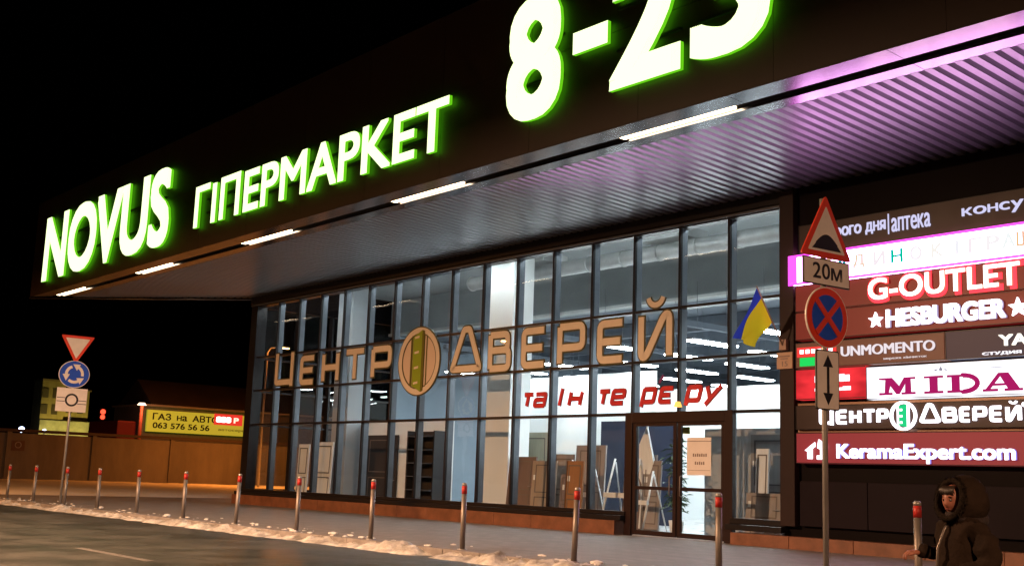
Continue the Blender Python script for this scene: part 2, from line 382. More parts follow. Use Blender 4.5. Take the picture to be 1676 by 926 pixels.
# ---- canopy
can = obj('canopy', bmesh.new(), 'black', shop)
FY = 15.0; CL = lambda y: -48.3+(y-15.0)*(8.9/5.35)      # slanted left end
XE = 6.0
def sheet(name, y0, y1, z0, z1, m, parent, seams=0, top=.05):
    bm = bmesh.new()
    xs = [(CL(y0), CL(y1))]
    a0, a1 = CL(y0), CL(y1)
    if seams:
        x = math.ceil(a1/seams)*seams; segs = []; l0, l1 = a0, a1
        while x < XE: segs.append((l0, l1, x-.006)); l0 = l1 = x+.006; x += seams
        segs.append((l0, l1, XE))
    else: segs = [(a0, a1, XE)]
    for (p, q, r) in segs:
        v = [bm.verts.new(c) for c in ((p, y0, z0), (r, y0, z0), (r, y1, z1), (q, y1, z1))]
        w_ = [bm.verts.new((c.co.x, c.co.y, c.co.z+top)) for c in v]
        bm.faces.new(v); bm.faces.new(w_[::-1])
        for k in range(4): bm.faces.new((v[k], w_[k], w_[(k+1) % 4], v[(k+1) % 4]))
    return obj(name, bm, m, parent)
sheet('outer_trim', FY+.004, 15.48, 7.815, 7.80, 'trim', can, 3.08)
sheet('lamp_slot', 15.47, 15.78, 7.88, 7.88, 'black', can)
sheet('inner_trim', 15.76, 16.08, 7.79, 7.778, 'trim', can, 3.08)
for k in range(7):
    xc = -45.45+7.85*k; xa = xc-(1.38 if k < 5 else .9); xb = xc+1.38
    if xb > XE: continue
    bm = bmesh.new(); add_box(bm, max(xa, CL(15.5)+.15), xb, 15.55, 15.70, 7.83, 7.872)
    obj('strip_lamp', bm, 'lamp_warm', can)
# ribbed metal soffit
bm = bmesh.new(); P = .25; x = -48.0; prev = None; prof = [(0, 0), (.13, 0), (.16, .07), (.22, .07), (.25, 0)]
ysoff = lambda y: 7.775-.0405*(y-16.07)
row = []
while x < XE:
    for (dx, dz) in prof[:-1]:
        row.append((x+dx, dz))
    x += P
last = None
for (xx, dz) in row:
    # the slanted left end cuts the ribs
    ya = 16.075; yb = D-.15
    yc = 15.0+(xx+48.3)*5.35/8.9
    yb2 = min(yb, yc)
    if yb2 <= ya: continue
    cur = (bm.verts.new((xx, ya, ysoff(ya)+dz)), bm.verts.new((xx, yb2, ysoff(yb2)+dz)))
    if last: bm.faces.new((last[0], cur[0], cur[1], last[1]))
    last = cur
obj('soffit', bm, 'soffit', can)
bm = bmesh.new()  # dark deck over the ribs
v = [bm.verts.new(c) for c in ((CL(15.0)+.1, 15.05, 7.9), (XE, 15.05, 7.9), (XE, D, 7.9), (CL(D)+.1, D, 7.9))]; bm.faces.new(v)
obj('deck', bm, 'black', can)
bm = bmesh.new()
add_tube(bm, [(CL(15.0)-.02, 15.0, 7.80), (CL(D-.1)-.02, D-.1, 7.6-.06)], .045, 8); obj('end_rail', bm, 'trim', can)
# fascia with panel seams, and its slanted end
bm = bmesh.new(); x = -48.3
while x < XE:
    for (za, zb) in ((7.818, 9.74), (9.75, 11.7)): add_box(bm, x+.004, min(x+3.08, XE)-.004, FY, FY+.12, za, zb)
    x += 3.08
obj('fascia', bm, 'fascia', can)
bm = bmesh.new()
v = [(CL(15.0), 15.12), (CL(D), D)]
q = [bm.verts.new(p) for p in ((v[0][0], v[0][1], 7.9), (v[1][0], v[1][1], 7.9), (v[1][0], v[1][1], 11.69), (v[0][0], v[0][1], 11.69))]; bm.faces.new(q)
obj('end_panel', bm, 'fascia', can)
boxes('canopy_roof', [(-39.2, XE, FY+.13, D+.3, 11.55, 11.65)], 'black', can)

# ---- inside of the shop
boxes('shop_floor', [(-39.1, 8.7, D+.3, D+44, -.05, .03), (XD0, XD1, D-.05, D+.3, -.05, .02)], 'tile', shop)
boxes('front_ceiling', [(-39.1, 8.7, D+.32, D+6, 8.2, 8.3)], 'shop_ceiling', shop)
boxes('bulkhead', [(-39.1, 8.7, D+6, D+6.3, 6.75, 8.58)], 'shop_ceiling', shop)
boxes('bulkhead_edge', [(-39.1, 8.7, D+5.9, D+5.99, 6.75, 6.85)], 'duct', shop)
boxes('hall_ceiling', [(-39.1, 8.7, D+6.3, D+30, 6.8, 6.9)], 'dark_ceiling', shop)
boxes('ceiling_beam', [(-39, 8.6, D+y, D+y+.25, 6.3, 6.78) for y in (9, 12, 15, 18, 21)] + [(x, x+.2, D+6.4, D+24, 6.1, 6.28) for x in (-36, -30, -24, -18, -12)], 'dark_ceiling', shop)
boxes('rear_wall', [(-33.5, 8.6, D+12.3, D+12.5, .03, 4.75)], 'white_wall', shop)
boxes('side_lining', [(-39.08, -39.0, D+6.4, D+24, .03, 6.78)], mat('blue_grey', (.2, .25, .3), .7, noise=.1, nscale=.5), shop)
boxes('hall_end_wall', [(-39, 8.6, D+24, D+24.3, .03, 6.8)], 'dark_ceiling', shop)
boxes('sign_side_wall', [(-14.9, -14.7, D+.32, D+12.2, .03, 6.7)], 'white_wall', shop)
boxes('column', [(-27.1, -25.95, D+1.4, D+2.2, .03, 8.18)], 'white_wall', shop, .01)
boxes('column', [(-37.0, -36.0, D+2.2, D+3.0, .03, 8.18)], 'grey_wall', shop, .01)
# duct
bm = bmesh.new(); add_tube(bm, [(-30, D+3, 7.55), (-9, D+3, 7.55)], .22, 16)
for i in range(16): add_tube(bm, [(-30+i*1.4, D+3, 7.55), (-29.96+i*1.4, D+3, 7.55)], .245, 16)
obj('duct', bm, 'duct', shop)
boxes('duct_box', [(-27.5+i*5.6, -25.9+i*5.6, D+2.5, D+3.5, 7.8, 8.05) for i in range(4)], 'duct', shop)

# hanging strip lights
bm = bmesh.new(); add_box(bm, -.17, .17, -.9, .9, -.035, .0)
tb = thing('ceiling_light', 'slim white strip light hanging under the dark shop ceiling behind the glass', 'ceiling light', 'strip lights under the shop ceiling', (-17, D+3, 5.0))
obj('diffuser', bm, 'tube', tb)
boxes('housing', [(-.18, .18, -.93, .93, .002, .05)], 'alu', tb)
bm = bmesh.new(); add_tube(bm, [(0, -.6, .05), (0, -.6, 1.6)], .008, 5); add_tube(bm, [(0, .6, .05), (0, .6, 1.6)], .008, 5); obj('cable', bm, 'alu', tb)
first = True
for ix, x in enumerate((-17.6, -20.3, -23.0, -25.7, -28.4, -31.1, -33.8)):
    for iy in range(5):
        y = D+2.9+iy*2.9+(ix % 2)*.7
        if (ix*5+iy*3) % 11 == 4 or (x < -27 and iy == 0): continue
        p = (x+rnd.uniform(-.15, .15), y, 5.0)
        if first: tb.location = p; first = False
        else: dup(tb, p)

# added tubes, hidden above the window head, to brighten the display
wt = thing('fill_tube', 'long added tube hidden above the window head inside, brightening the display', 'ceiling light', 'added tubes above the window head', (-37.5, D+.75, 7.62))
bm = bmesh.new(); add_box(bm, -.7, .7, -.06, .06, -.03, 0); obj('diffuser', bm, emit('fill_tube_glow', (.88, .98, 1), 62), wt)
boxes('housing', [(-.72, .72, -.02, .02, .002, .05)], 'alu', wt)
boxes('bracket', [(-.6, -.57, -.02, .02, .052, .58), (.57, .6, -.02, .02, .052, .58)], 'alu', wt)
for k in range(1, 12): dup(wt, (-37.5+k*2, D+.75, 7.62))

# ================================================================= entrance door
ent = thing('entrance_door', 'double glazed entrance door in a dark red-brown frame with a white notice', 'door')
zt = ZC-.03
boxes('door_frame', [(XD0-.16, XD0+.07, D-.12, D+.0, -.02, zt+.06), (XD1-.07, XD1+.16, D-.12, D+.0, -.02, zt+.06), (XD0+.072, XD1-.072, D-.12, D+.0, 2.642, zt+.06)], 'door_frame', ent, .008)
mid = X0+14*S
for (a, b, hx) in ((XD0+.08, mid-.02, mid-.16), (mid+.02, XD1-.08, mid+.16)):
    leaf = boxes('door_leaf', [(a, a+.1, D-.09, D-.02, .03, 2.64), (b-.1, b, D-.09, D-.02, .03, 2.64), (a+.102, b-.102, D-.09, D-.02, .03, .14), (a+.102, b-.102, D-.09, D-.02, 2.56, 2.64), (a+.102, b-.102, D-.09, D-.02, 1.08, 1.16)], 'door_frame', ent, .005)
    bm = bmesh.new()
    for (za, zb) in ((.14, 1.08), (1.16, 2.56)): bm.faces.new([bm.verts.new(p) for p in ((a+.1, D-.05, za), (b-.1, D-.05, za), (b-.1, D-.05, zb), (a+.1, D-.05, zb))])
    obj('glass_pane', bm, 'glass', leaf)
    bm = bmesh.new(); add_tube(bm, [(hx, D-.1, .95), (hx, D-.16, .97), (hx, D-.16, 1.4), (hx, D-.1, 1.42)], .014, 8); obj('handle', bm, 'steel', leaf)
bm = bmesh.new(); add_box(bm, -17.86, -17.15, D-.058, D-.052, 1.44, 2.29, 0)
no = tag(obj('door_notice', bm, mat('notice_paper', (.85, .8, .78), .6, noise=.05)), 'pale paper notice taped inside the right door leaf', 'notice')
grey = mat('notice_ink', (.25, .2, .19), .7)
bm = bmesh.new()
for (za, zb, xa, xb, nn) in ((1.86, 1.93, -17.68, -17.25, 7), (1.68, 1.75, -17.62, -17.32, 5)):
    for k in range(nn):
        x = xa+(xb-xa)*k/nn; add_box(bm, x, x+(xb-xa)/nn*.62, D-.062, D-.0585, za, zb-(.01 if k % 2 else 0))
add_box(bm, -17.86, -17.15, D-.062, D-.0585, 2.2, 2.215); add_box(bm, -17.83, -17.18, D-.062, D-.0585, 1.55, 1.558)
obj('print', bm, grey, no)

# ================================================================= glowing sign on the canopy
face = emit('letter_face', (.86, 1.0, .52), 1.8)
side = emit('letter_side', (.16, .7, .01), .9)
halo = emit('letter_halo', (.12, .75, .01), 3)
def fascia_letters(name, body, x0, x1, z0, z1, off, par=None):
    t = lettering(name, body, x0, x1, z0, z1, FY-.16, .085, face, par, off, side, halo)
    for f_ in (.3, .62): boxes('mounting_rail', [(x0+.05*(x1-x0), x1-.05*(x1-x0), FY-.073, FY-.003, z0+(z1-z0)*f_, z0+(z1-z0)*f_+.05)], 'black', t)
    return t
GL = 'green lit lettering on the canopy'
tag(fascia_letters('shop_name_sign', 'NOVUS', -46.6, -34.88, 8.2, 10.82, .034), 'big green glowing five-letter shop name at the far left of the canopy', 'lit sign', GL)
tag(fascia_letters('market_word_sign', 'ГІПЕРМАРКЕТ', -32.98, -20.1, 8.43, 9.72, .02), 'green glowing Cyrillic word in smaller letters, middle of the canopy', 'lit sign', GL)
hs = thing('opening_hours_sign', 'tallest green glowing opening hours numerals on the canopy, cut off by the top', 'lit sign', GL)
for (ch, a, b, za, zb) in (('8', -18.1, -16.42, 8.44, 11.12), ('2', -15.03, -13.25, 8.5, 11.12), ('3', -13.02, -11.28, 8.5, 11.12)): fascia_letters('numeral', ch, a, b, za, zb, .032, hs)
bm = bmesh.new(); add_box(bm, -16.07, -15.1, FY-.16, FY-.075, 9.5, 9.95)
me_ = obj('dash', bm, [face, side, halo], hs).data
for p in me_.polygons: p.material_index = 0 if p.normal.y < -.7 else (2 if p.normal.y > .7 else 1)

# ================================================================= letters on the glass front
def stroke_letter(ch, w_):
    a = .5
    T = {'Ц': [[(0, 1), (0, 0), (w_, 0), (w_, 1)], [(w_, 0), (w_+.0, -.14)]],
         'Е': [[(w_, 1), (0, 1), (0, 0), (w_, 0)], [(0, a), (w_*.92, a)]],
         'Н': [[(0, 0), (0, 1)], [(w_, 0), (w_, 1)], [(0, a), (w_, a)]],
         'Т': [[(0, 1), (w_, 1)], [(w_/2, 1), (w_/2, 0)]],
         'Р': [[(0, 0), (0, 1)], [(0, 1), (w_, 1), (w_, .42), (0, .42)]],
         'Д': [[(w_*.40, 1), (0, 0), (w_, 0), (w_*.60, 1), (w_*.40, 1)]],
         'В': [[(0, 0), (0, 1)], [(0, 1), (w_*.93, 1), (w_*.93, .54), (0, .54)], [(0, 0), (w_, 0), (w_, .53), (w_*.6, .54)]],
         'Й': [[(0, 1), (0, 0), (w_*.18, 0), (w_*.82, 1), (w_, 1), (w_, 0)]],
         'т': [[(0, 1), (w_, 1)], [(w_/2, 1), (w_/2, 0)]],
         'а': [[(0, 1), (w_, 1), (w_, 0)], [(w_, 0), (0, 0), (0, .52), (w_, .52)]],
         'І': [[(0, 0), (0, 1.35)]],
         'н': [[(0, 0), (0, 1)], [(w_, 0), (w_, 1)], [(0, a), (w_, a)]],
         'е': [[(w_, 0), (0, 0), (0, 1), (w_, 1), (w_, .5)], [(w_, .5), (0, .5)]],
         'р': [[(0, -.35), (0, 1)], [(0, 1), (w_, 1), (w_, 0), (0, 0)]],
         'є': [[(w_, 1), (0, 1), (0, 0), (w_, 0)], [(0, a), (w_*.85, a)]],
         'у': [[(0, 1), (w_*.35, .12)], [(w_, 1), (w_*.12, -.35)]],
         "'": [[(0, 1.15), (w_, 1.55)]]}
    return T[ch]
def glass_letter(bm, ch, x0, x1, z0, z1, sw, y, mi_in=0, mi_out=1, shear=0, outline=.042, full=1.0):
    h = z1-z0; w_ = (x1-x0)-sw; base = z0+sw/2; hh = h-sw
    for k, pl in enumerate(stroke_letter(ch, 1.0)):
        pts = [(x0+sw/2+p[0]*w_, base+p[1]*hh) for p in pl]
        pts = [(p[0]+shear*(p[1]-z0), p[1]) for p in pts]
        cl = len(pts) > 3 and pts[0] == pts[-1]
        if cl: pts = pts[:-1]
        pts = rounded(pts, .14*h if ch not in 'ДЦТ' else .05*h, cl)
        ribbon(bm, pts, sw, y-.004-.002*k, y+.012, cl, mi_in)
        if not cl:  # outline follows the stroke ends too
            a, b = Vector(pts[0]), Vector(pts[1]); e = (a-b).normalized()*outline; pts = [tuple(a+e)]+pts[1:] if len(pts) > 2 else [tuple(a+e), pts[1]]
            a, b = Vector(pts[-1]), Vector(pts[-2]); e = (a-b).normalized()*outline; pts = pts[:-1]+[tuple(a+e)]
        ribbon(bm, pts, sw+2*outline, y+.013+.002*k, y+.024, cl, mi_out)
cream = mat('letter_cream', (.74, .64, .5), .5, noise=.05); dk_ol = mat('letter_outline', (.07, .06, .01), .5)
LY = D-.13
word = [('Ц', -37.25, -35.98, 4.22, 5.44), ('Е', -35.50, -34.52, 4.16, 5.17), ('Н', -34.05, -32.97, 4.15, 5.22), ('Т', -32.62, -31.42, 4.15, 5.22), ('Р', -31.05, -29.92, 4.16, 5.21)]
word2 = [('Д', -26.88, -25.42, 4.18, 5.50), ('В', -25.14, -24.16, 4.12, 5.24), ('Е', -23.72, -22.72, 4.14, 5.24), ('Р', -22.28, -21.24, 4.12, 5.25), ('Е', -20.80, -19.84, 4.12, 5.21), ('Й', -19.38, -18.29, 4.12, 5.28)]
g1 = thing('window_lettering', 'cream outlined Cyrillic word on the left half of the glass front', 'lettering', 'cream lettering on the glass front')
for (ch, a, b, c, d) in word:
    bm = bmesh.new(); glass_letter(bm, ch, a, b, c, d, .185, LY); obj('letter', bm, [cream, dk_ol], g1)
g2 = thing('window_lettering', 'cream outlined Cyrillic word right of the oval door emblem on the glass', 'lettering', 'cream lettering on the glass front')
for (ch, a, b, c, d) in word2:
    bm = bmesh.new(); glass_letter(bm, ch, a, b, c, d, .185, LY)
    if ch == 'Й':
        arc = circle(-18.83, 5.66, .24, .22, 12, math.pi*1.05, math.pi*1.95)
        ribbon(bm, arc, .13, LY-.004, LY+.012, False, 0); ribbon(bm, arc, .21, LY+.013, LY+.024, False, 1)
    obj('letter', bm, [cream, dk_ol], g2)
# oval emblem with a half-open green door
em = thing('oval_emblem', 'cream and green oval emblem of a half-open door on the glass front', 'emblem')
ex, ez, erx, erz = -28.45, 4.62, 1.05, 1.02
greenm = mat('emblem_green', (.24, .34, .015), .5)
olive = mat('emblem_olive', (.12, .12, .01), .5)
bm = bmesh.new(); add_prism(bm, circle(ex, ez, erx-.10, erz-.10), LY+.012, LY+.03); obj('disc', bm, mat('emblem_tan', (.7, .55, .42), .5), em)
bm = bmesh.new(); ribbon(bm, circle(ex, ez, erx-.09, erz-.09, 56), .17, LY-.01, LY+.031, True, 0); obj('rim', bm, cream, em)
bm = bmesh.new(); ribbon(bm, circle(ex, ez, erx-.19, erz-.19, 56), .035, LY-.006, LY+.0115, True, 0); ribbon(bm, circle(ex, ez, erx+.015, erz+.015, 56), .035, LY-.004, LY+.034, True, 0); obj('rim_line', bm, dk_ol, em)
bm = bmesh.new(); add_prism(bm, [(ex-.28, ez-.74), (ex+.16, ez-.93), (ex+.16, ez+.93), (ex-.28, ez+.74)], LY-.03, LY+.005); obj('door_leaf', bm, greenm, em)
bm = bmesh.new(); add_prism(bm, [(ex+.163, ez-.93), (ex+.27, ez-.90), (ex+.27, ez+.90), (ex+.163, ez+.93)], LY-.028, LY+.006)
for s in (-.36, .38): add_box(bm, ex+s-.015, ex+s+.015, LY-.012, LY+.008, ez-.78, ez+.78)
add_box(bm, ex-.42, ex-.40, LY-.013, LY+.008, ez-.72, ez+.72); obj('door_edge', bm, olive, em)
bm = bmesh.new()
for k in range(4): z = ez-.7+k*.46; add_prism(bm, [(ex-.2, z), (ex+.02, z+.02), (ex+.02, z+.09), (ex-.2, z+.06)], LY-.034, LY-.0305)
obj('door_slot', bm, cream, em)
# red slanted words
redm = mat('letter_red', (.62, .02, .025), .45); dred = mat('letter_dark_red', (.2, .01, .015), .5)
g3 = thing('window_lettering', 'slanted dark red Cyrillic words lower right on the glass front', 'lettering')
lo = [('т', -23.66, -23.24, 3.1, 3.49), ('а', -23.2, -22.72, 3.09, 3.49), ('І', -22.22, -22.08, 3.08, 3.49), ('н', -21.86, -21.36, 3.08, 3.49), ('т', -20.8, -20.38, 3.08, 3.48), ('е', -20.33, -19.85, 3.08, 3.48),
      ('р', -19.3, -18.84, 3.08, 3.48), ('є', -18.74, -18.3, 3.07, 3.48), ('р', -17.9, -17.44, 3.08, 3.48), ('у', -17.36, -16.86, 3.08, 3.48)]
for (ch, a, b, c, d) in lo:
    bm = bmesh.new(); glass_letter(bm, ch, a, b, c, d, .10, LY, shear=.28, outline=.014); obj('letter', bm, [redm, dred], g3)
bm = bmesh.new(); ribbon(bm, [(-18.66, 3.56), (-18.52, 3.74)], .07, LY-.03, LY-.012); obj('apostrophe', bm, mat('letter_purple', (.2, .03, .16), .45), g3)

# ================================================================= tenants' signs on the right wall
SY = D-.3      # face of the sign boxes
wh = emit('white_light', (1, .93, 1), 3.2); lav = emit('lavender_light', (.62, .6, .85), 1.1)
def panel(name, label, x0, x1, z0, z1, m, cat='sign', y=SY):
    bm = bmesh.new(); add_box(bm, x0, x1, y, D-.055, z0, z1)
    o = tag(obj(name, bm, m, None, .006), label, cat)
    bm = bmesh.new()
    for (a, b, c, d) in ((x0, x1, z0, z0+.014), (x0, x1, z1-.014, z1), (x0, x0+.014, z0+.0145, z1-.0145)): add_box(bm, a, b, y-.008, y-.0015, c, d)
    obj('frame', bm, 'frame', o); return o
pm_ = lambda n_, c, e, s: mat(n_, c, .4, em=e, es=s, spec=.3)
XS = -14.68; XN = -6.2
s1 = panel('pharmacy_sign', 'dark brown topmost sign with thin pale lettering, above the white and magenta one', XS+.1, XN, 6.10, 6.72, mat('sign_brown', (.035, .018, .016), .4, spec=.3, noise=.15, nscale=1))
lettering('lettering', 'доброго дня', -14.18, -12.5, 6.27, 6.62, SY-.03, .028, lav, s1, .012)
bm = bmesh.new(); add_box(bm, -12.44, -12.425, SY-.03, SY-.001, 6.25, 6.66); obj('divider', bm, lav, s1)
lettering('lettering', 'аптека', -12.36, -11.53, 6.28, 6.56, SY-.03, .028, lav, s1, .002)
lettering('lettering', 'консультація', -10.88, -8.2, 6.3, 6.58, SY-.03, .028, lav, s1, .008)
s2 = panel('toy_shop_sign', 'blazing white lightbox with magenta edges and coloured letters', -14.78, XN, 5.47, 6.07, emit('white_magenta', (1, .46, 1), 12.0), y=SY-.04)
bm = bmesh.new()
for (a, b, c, d) in ((-14.82, XN, 6.04, 6.09), (-14.82, XN, 5.45, 5.50), (-14.82, -14.6, 5.502, 6.038)): add_box(bm, a, b, SY-.05, SY-.041, c, d)
obj('border', bm, emit('magenta_tube', (1, .06, .8), 2.5), s2)
for (t_, x, col) in (('Б', -13.95, (1, .5, .3)), ('У', -13.6, (.0, .55, .7)), ('Д', -13.22, (.9, .7, .5)), ('И', -12.75, (1, .9, .95)), ('Н', -12.36, (0, .6, .5)), ('О', -11.95, (1, .93, .97)), ('К', -11.5, (1, .96, .9)), ('І', -11.0, (.95, .95, 1)), ('Г', -10.75, (1, .9, .95)), ('Р', -10.4, (1, .95, .97)), ('А', -10.1, (.95, 1, 1)), ('Ш', -9.83, (.95, .6, .3)), ('О', -9.4, (1, .5, .6)), ('К', -9.0, (.2, .6, .8))):
    lettering('letter', t_, x, x+(.05 if t_ == 'І' else .25), 5.65, 5.92, SY-.075, .03, emit('tinted_letter', col, .95), s2, .012)
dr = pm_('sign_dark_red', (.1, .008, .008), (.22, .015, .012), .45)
s3 = panel('outlet_sign', 'dark red sign with white letters in a fierce red halo', XS, XN, 4.88, 5.44, dr)
lettering('letter_halo', 'G-OUTLET', -12.93, -9.72, 4.89, 5.43, SY-.02, .018, emit('red_halo', (1, .035, .05), 2.6), s3, .05)
lettering('lettering', 'G-OUTLET', -12.87, -9.78, 4.95, 5.38, SY-.09, .05, emit('white_hot', (1, .82, .74), 4), s3, .02, emit('red_side', (1, .15, .1), 1.5))
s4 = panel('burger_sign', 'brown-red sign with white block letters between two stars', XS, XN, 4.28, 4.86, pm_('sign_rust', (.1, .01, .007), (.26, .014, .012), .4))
lettering('lettering', 'HESBURGER', -12.5, -10.08, 4.38, 4.74, SY-.07, .06, wh, s4, .045, emit('lav_side', (.6, .5, .8), .8))
def star(cx, cz, r): return [(cx+(r if k % 2 == 0 else r*.42)*math.sin(k*math.pi/5), cz+(r if k % 2 == 0 else r*.42)*math.cos(k*math.pi/5)) for k in range(10)]
for (cx, r) in ((-12.74, .16), (-9.86, .18)):
    bm = bmesh.new(); add_prism(bm, star(cx, 4.55, r), SY-.07, SY-.005); obj('star', bm, wh, s4)
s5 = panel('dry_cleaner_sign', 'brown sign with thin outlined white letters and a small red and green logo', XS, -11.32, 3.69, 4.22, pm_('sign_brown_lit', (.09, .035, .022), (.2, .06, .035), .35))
lettering('lettering', 'UNMOMENTO', -13.55, -11.5, 3.88, 4.08, SY-.05, .045, emit('soft_white', (.9, .8, .85), 1.0), s5, .0)
lettering('lettering', 'мережа хімчисток', -12.6, -11.68, 3.75, 3.81, SY-.02, .018, emit('soft_white_small', (.9, .75, .75), .8), s5, .0)
bm = bmesh.new(); add_box(bm, -14.63, -13.68, SY-.02, SY-.002, 3.92, 4.12); obj('logo_red', bm, emit('logo_red', (1, .06, .05), 1), s5)
bm = bmesh.new(); add_box(bm, -14.56, -13.74, SY-.022, SY-.002, 3.73, 3.905); obj('logo_green', bm, emit('logo_green', (.02, .75, .12), 1), s5)
bm = bmesh.new()
for k in range(6): add_box(bm, -14.55+k*.14, -14.46+k*.14, SY-.03, SY-.0205, 3.99, 4.07)
obj('logo_print', bm, wh, s5)
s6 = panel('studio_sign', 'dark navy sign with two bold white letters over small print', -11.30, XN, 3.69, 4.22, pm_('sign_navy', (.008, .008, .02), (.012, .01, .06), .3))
lettering('lettering', 'YA', -10.24, -9.72, 3.88, 4.08, SY-.05, .045, emit('ivory_light', (1, .93, .8), 1.6), s6, .02)
lettering('lettering', 'СТУДИЯ МЕ', -10.57, -9.55, 3.72, 3.785, SY-.03, .028, emit('white_small', (.95, .9, .95), 1.3), s6, .02)
s7 = panel('red_lightbox_sign', 'bright red lightbox left of the white one with crimson letters', XS, -13.02, 3.04, 3.665, backlit('red_lightbox', (1, .04, .05), 1.05))
bm = bmesh.new()
for (za, zb, xa, xb, nn) in ((3.38, 3.53, -14.2, -13.36, 7), (3.2, 3.28, -14.2, -13.34, 9)):
    for k in range(nn):
        x = xa+(xb-xa)*k/nn; q = (xb-xa)/nn
        add_box(bm, x, x+q*.86, SY-.02, SY-.001, za, zb-(.0 if k % 3 else .02))
obj('print', bm, emit('pinkish_white', (1, .8, .85), 1.8), s7)
s8 = panel('shoe_shop_sign', 'white lightbox with wide crimson serif letters under a thin line', -13.0, XN, 3.0, 3.64, backlit('white_lightbox', (.93, .92, 1), 2.3, .55))
crim = emit('crimson', (.42, .012, .12), 1.0)
def slab(bm, parts):
    for p in parts: add_prism(bm, p, SY-.03, SY-.002)
def serif(x0, x1, z, h=.045): return [(x0, z), (x1, z), (x1, z+h), (x0, z+h)]
b0, b1 = 3.07, 3.36
bm = bmesh.new()
slab(bm, [[(-12.58, b0+.046), (-12.5, b0+.046), (-12.44, b1-.001), (-12.56, b1-.001)], serif(-12.7, -12.42, b0), [(-12.60, b1+.001), (-12.42, b1+.001), (-12.42, b1+.04), (-12.70, b1+.04), (-12.70, b1+.01)],
          [(-12.418, b1+.03), (-12.54, b1-.002), (-12.33, b0+.01), (-12.27, b0+.01), (-12.27, b0+.16)], [(-12.268, b0+.16), (-12.268, b0+.01), (-12.10, b1-.002), (-12.12, b1+.04), (-12.16, b1+.04)],
          [(-12.14, b0+.046), (-12.02, b0+.046), (-12.03, b1-.001), (-12.13, b1-.001)], serif(-12.22, -11.93, b0), serif(-12.118, -11.93, b1+.001, .04)]); obj('letter', bm, crim, s8)
bm = bmesh.new(); slab(bm, [serif(-11.74, -11.36, b0), serif(-11.74, -11.36, b1, .04), [(-11.63, b0+.046), (-11.47, b0+.046), (-11.47, b1-.001), (-11.63, b1-.001)]]); obj('letter', bm, crim, s8)
bm = bmesh.new(); slab(bm, [serif(-11.27, -10.98, b0), serif(-11.27, -10.98, b1, .04), [(-11.18, b0+.046), (-11.03, b0+.046), (-11.03, b1-.001), (-11.18, b1-.001)]])
ribbon(bm, [(-10.975, b1+.015)]+circle(-10.96, (b0+b1)/2+.02, .28, .15, 14, math.pi/2, -math.pi/2)+[(-10.975, b0+.03)], .085, SY-.032, SY-.002, False); obj('letter', bm, crim, s8)
bm = bmesh.new(); slab(bm, [serif(-10.58, -10.3, b0), serif(-10.17, -9.84, b0), [(-10.52, b0+.047), (-10.44, b0+.047), (-10.2, b1+.04), (-10.28, b1+.04)], [(-10.11, b0+.047), (-9.9, b0+.047), (-10.1, b1+.04), (-10.195, b1+.04), (-10.24, b1-.03)], [(-10.40, b0+.10), (-10.13, b0+.10), (-10.14, b0+.14), (-10.38, b0+.14)]]); obj('letter', bm, crim, s8)
bm = bmesh.new(); add_box(bm, -12.85, -11.62, SY-.02, SY-.002, 3.5, 3.508); add_box(bm, -11.15, -9.7, SY-.02, SY-.002, 3.5, 3.508)
add_prism(bm, star(-11.4, 3.52, .05), SY-.022, SY-.002); add_prism(bm, [(-11.55, 3.5), (-11.46, 3.53), (-11.5, 3.49)], SY-.02, SY-.002); add_prism(bm, [(-11.25, 3.5), (-11.34, 3.53), (-11.3, 3.49)], SY-.02, SY-.002)
obj('ornament', bm, emit('grey_print', (.35, .32, .4), .8), s8)
s9 = panel('door_shop_sign', 'dark sign with white Cyrillic letters around a round green door emblem', XS, XN, 2.425, 2.915, mat('sign_umber', (.03, .014, .014), .4, spec=.3, noise=.15, nscale=1))
for (ch, a, b) in (('Ц', -14.08, -13.76), ('Е', -13.68, -13.43), ('Н', -13.37, -13.12), ('Т', -13.07, -12.8), ('Р', -12.76, -12.52), ('Д', -11.85, -11.42), ('В', -11.38, -11.1), ('Е', -11.04, -10.83), ('Р', -10.78, -10.52), ('Е', -10.46, -10.22), ('Й', -10.16, -9.88)):
    bm = bmesh.new(); h = .37 if ch in 'ЦД' else .29
    for k, pl in enumerate(stroke_letter(ch, 1.0)):
        sw = .06; pts = [(a+sw/2+p[0]*(b-a-sw), 2.52+sw/2+p[1]*(h-sw)) for p in pl]
        cl = len(pts) > 3 and pts[0] == pts[-1]
        pts = rounded(pts[:-1] if cl else pts, .04, cl)
        ribbon(bm, pts, sw, SY-.05-.002*k, SY-.003, cl)
    if ch == 'Й': ribbon(bm, circle(-10.02, 2.89, .06, .045, 8, math.pi*1.05, math.pi*1.95), .03, SY-.05, SY-.003)
    obj('letter', bm, wh, s9)
bm = bmesh.new(); ribbon(bm, circle(-9.82, 2.82, .035, .035, 16), .015, SY-.04, SY-.003, True); obj('mark', bm, wh, s9)
e9 = (-12.19, 2.665)
bm = bmesh.new(); ribbon(bm, circle(*e9, .255, .255, 48), .05, SY-.05, SY-.003, True)
for s in (-.105, .105): add_box(bm, e9[0]+s-.018, e9[0]+s+.018, SY-.048, SY-.003, e9[1]-.205, e9[1]+.205)
obj('emblem_ring', bm, wh, s9)
bm = bmesh.new(); add_prism(bm, [(e9[0]-.075, e9[1]-.19), (e9[0]+.065, e9[1]-.215), (e9[0]+.065, e9[1]+.215), (e9[0]-.075, e9[1]+.19)], SY-.06, SY-.003); obj('emblem_door', bm, emit('green_light', (.02, .62, .22), 1.1), s9)
bm = bmesh.new()
for k in range(3): add_box(bm, e9[0]-.055, e9[0]+.0, SY-.066, SY-.0605, e9[1]-.15+k*.12, e9[1]-.11+k*.12)
obj('emblem_slot', bm, wh, s9)
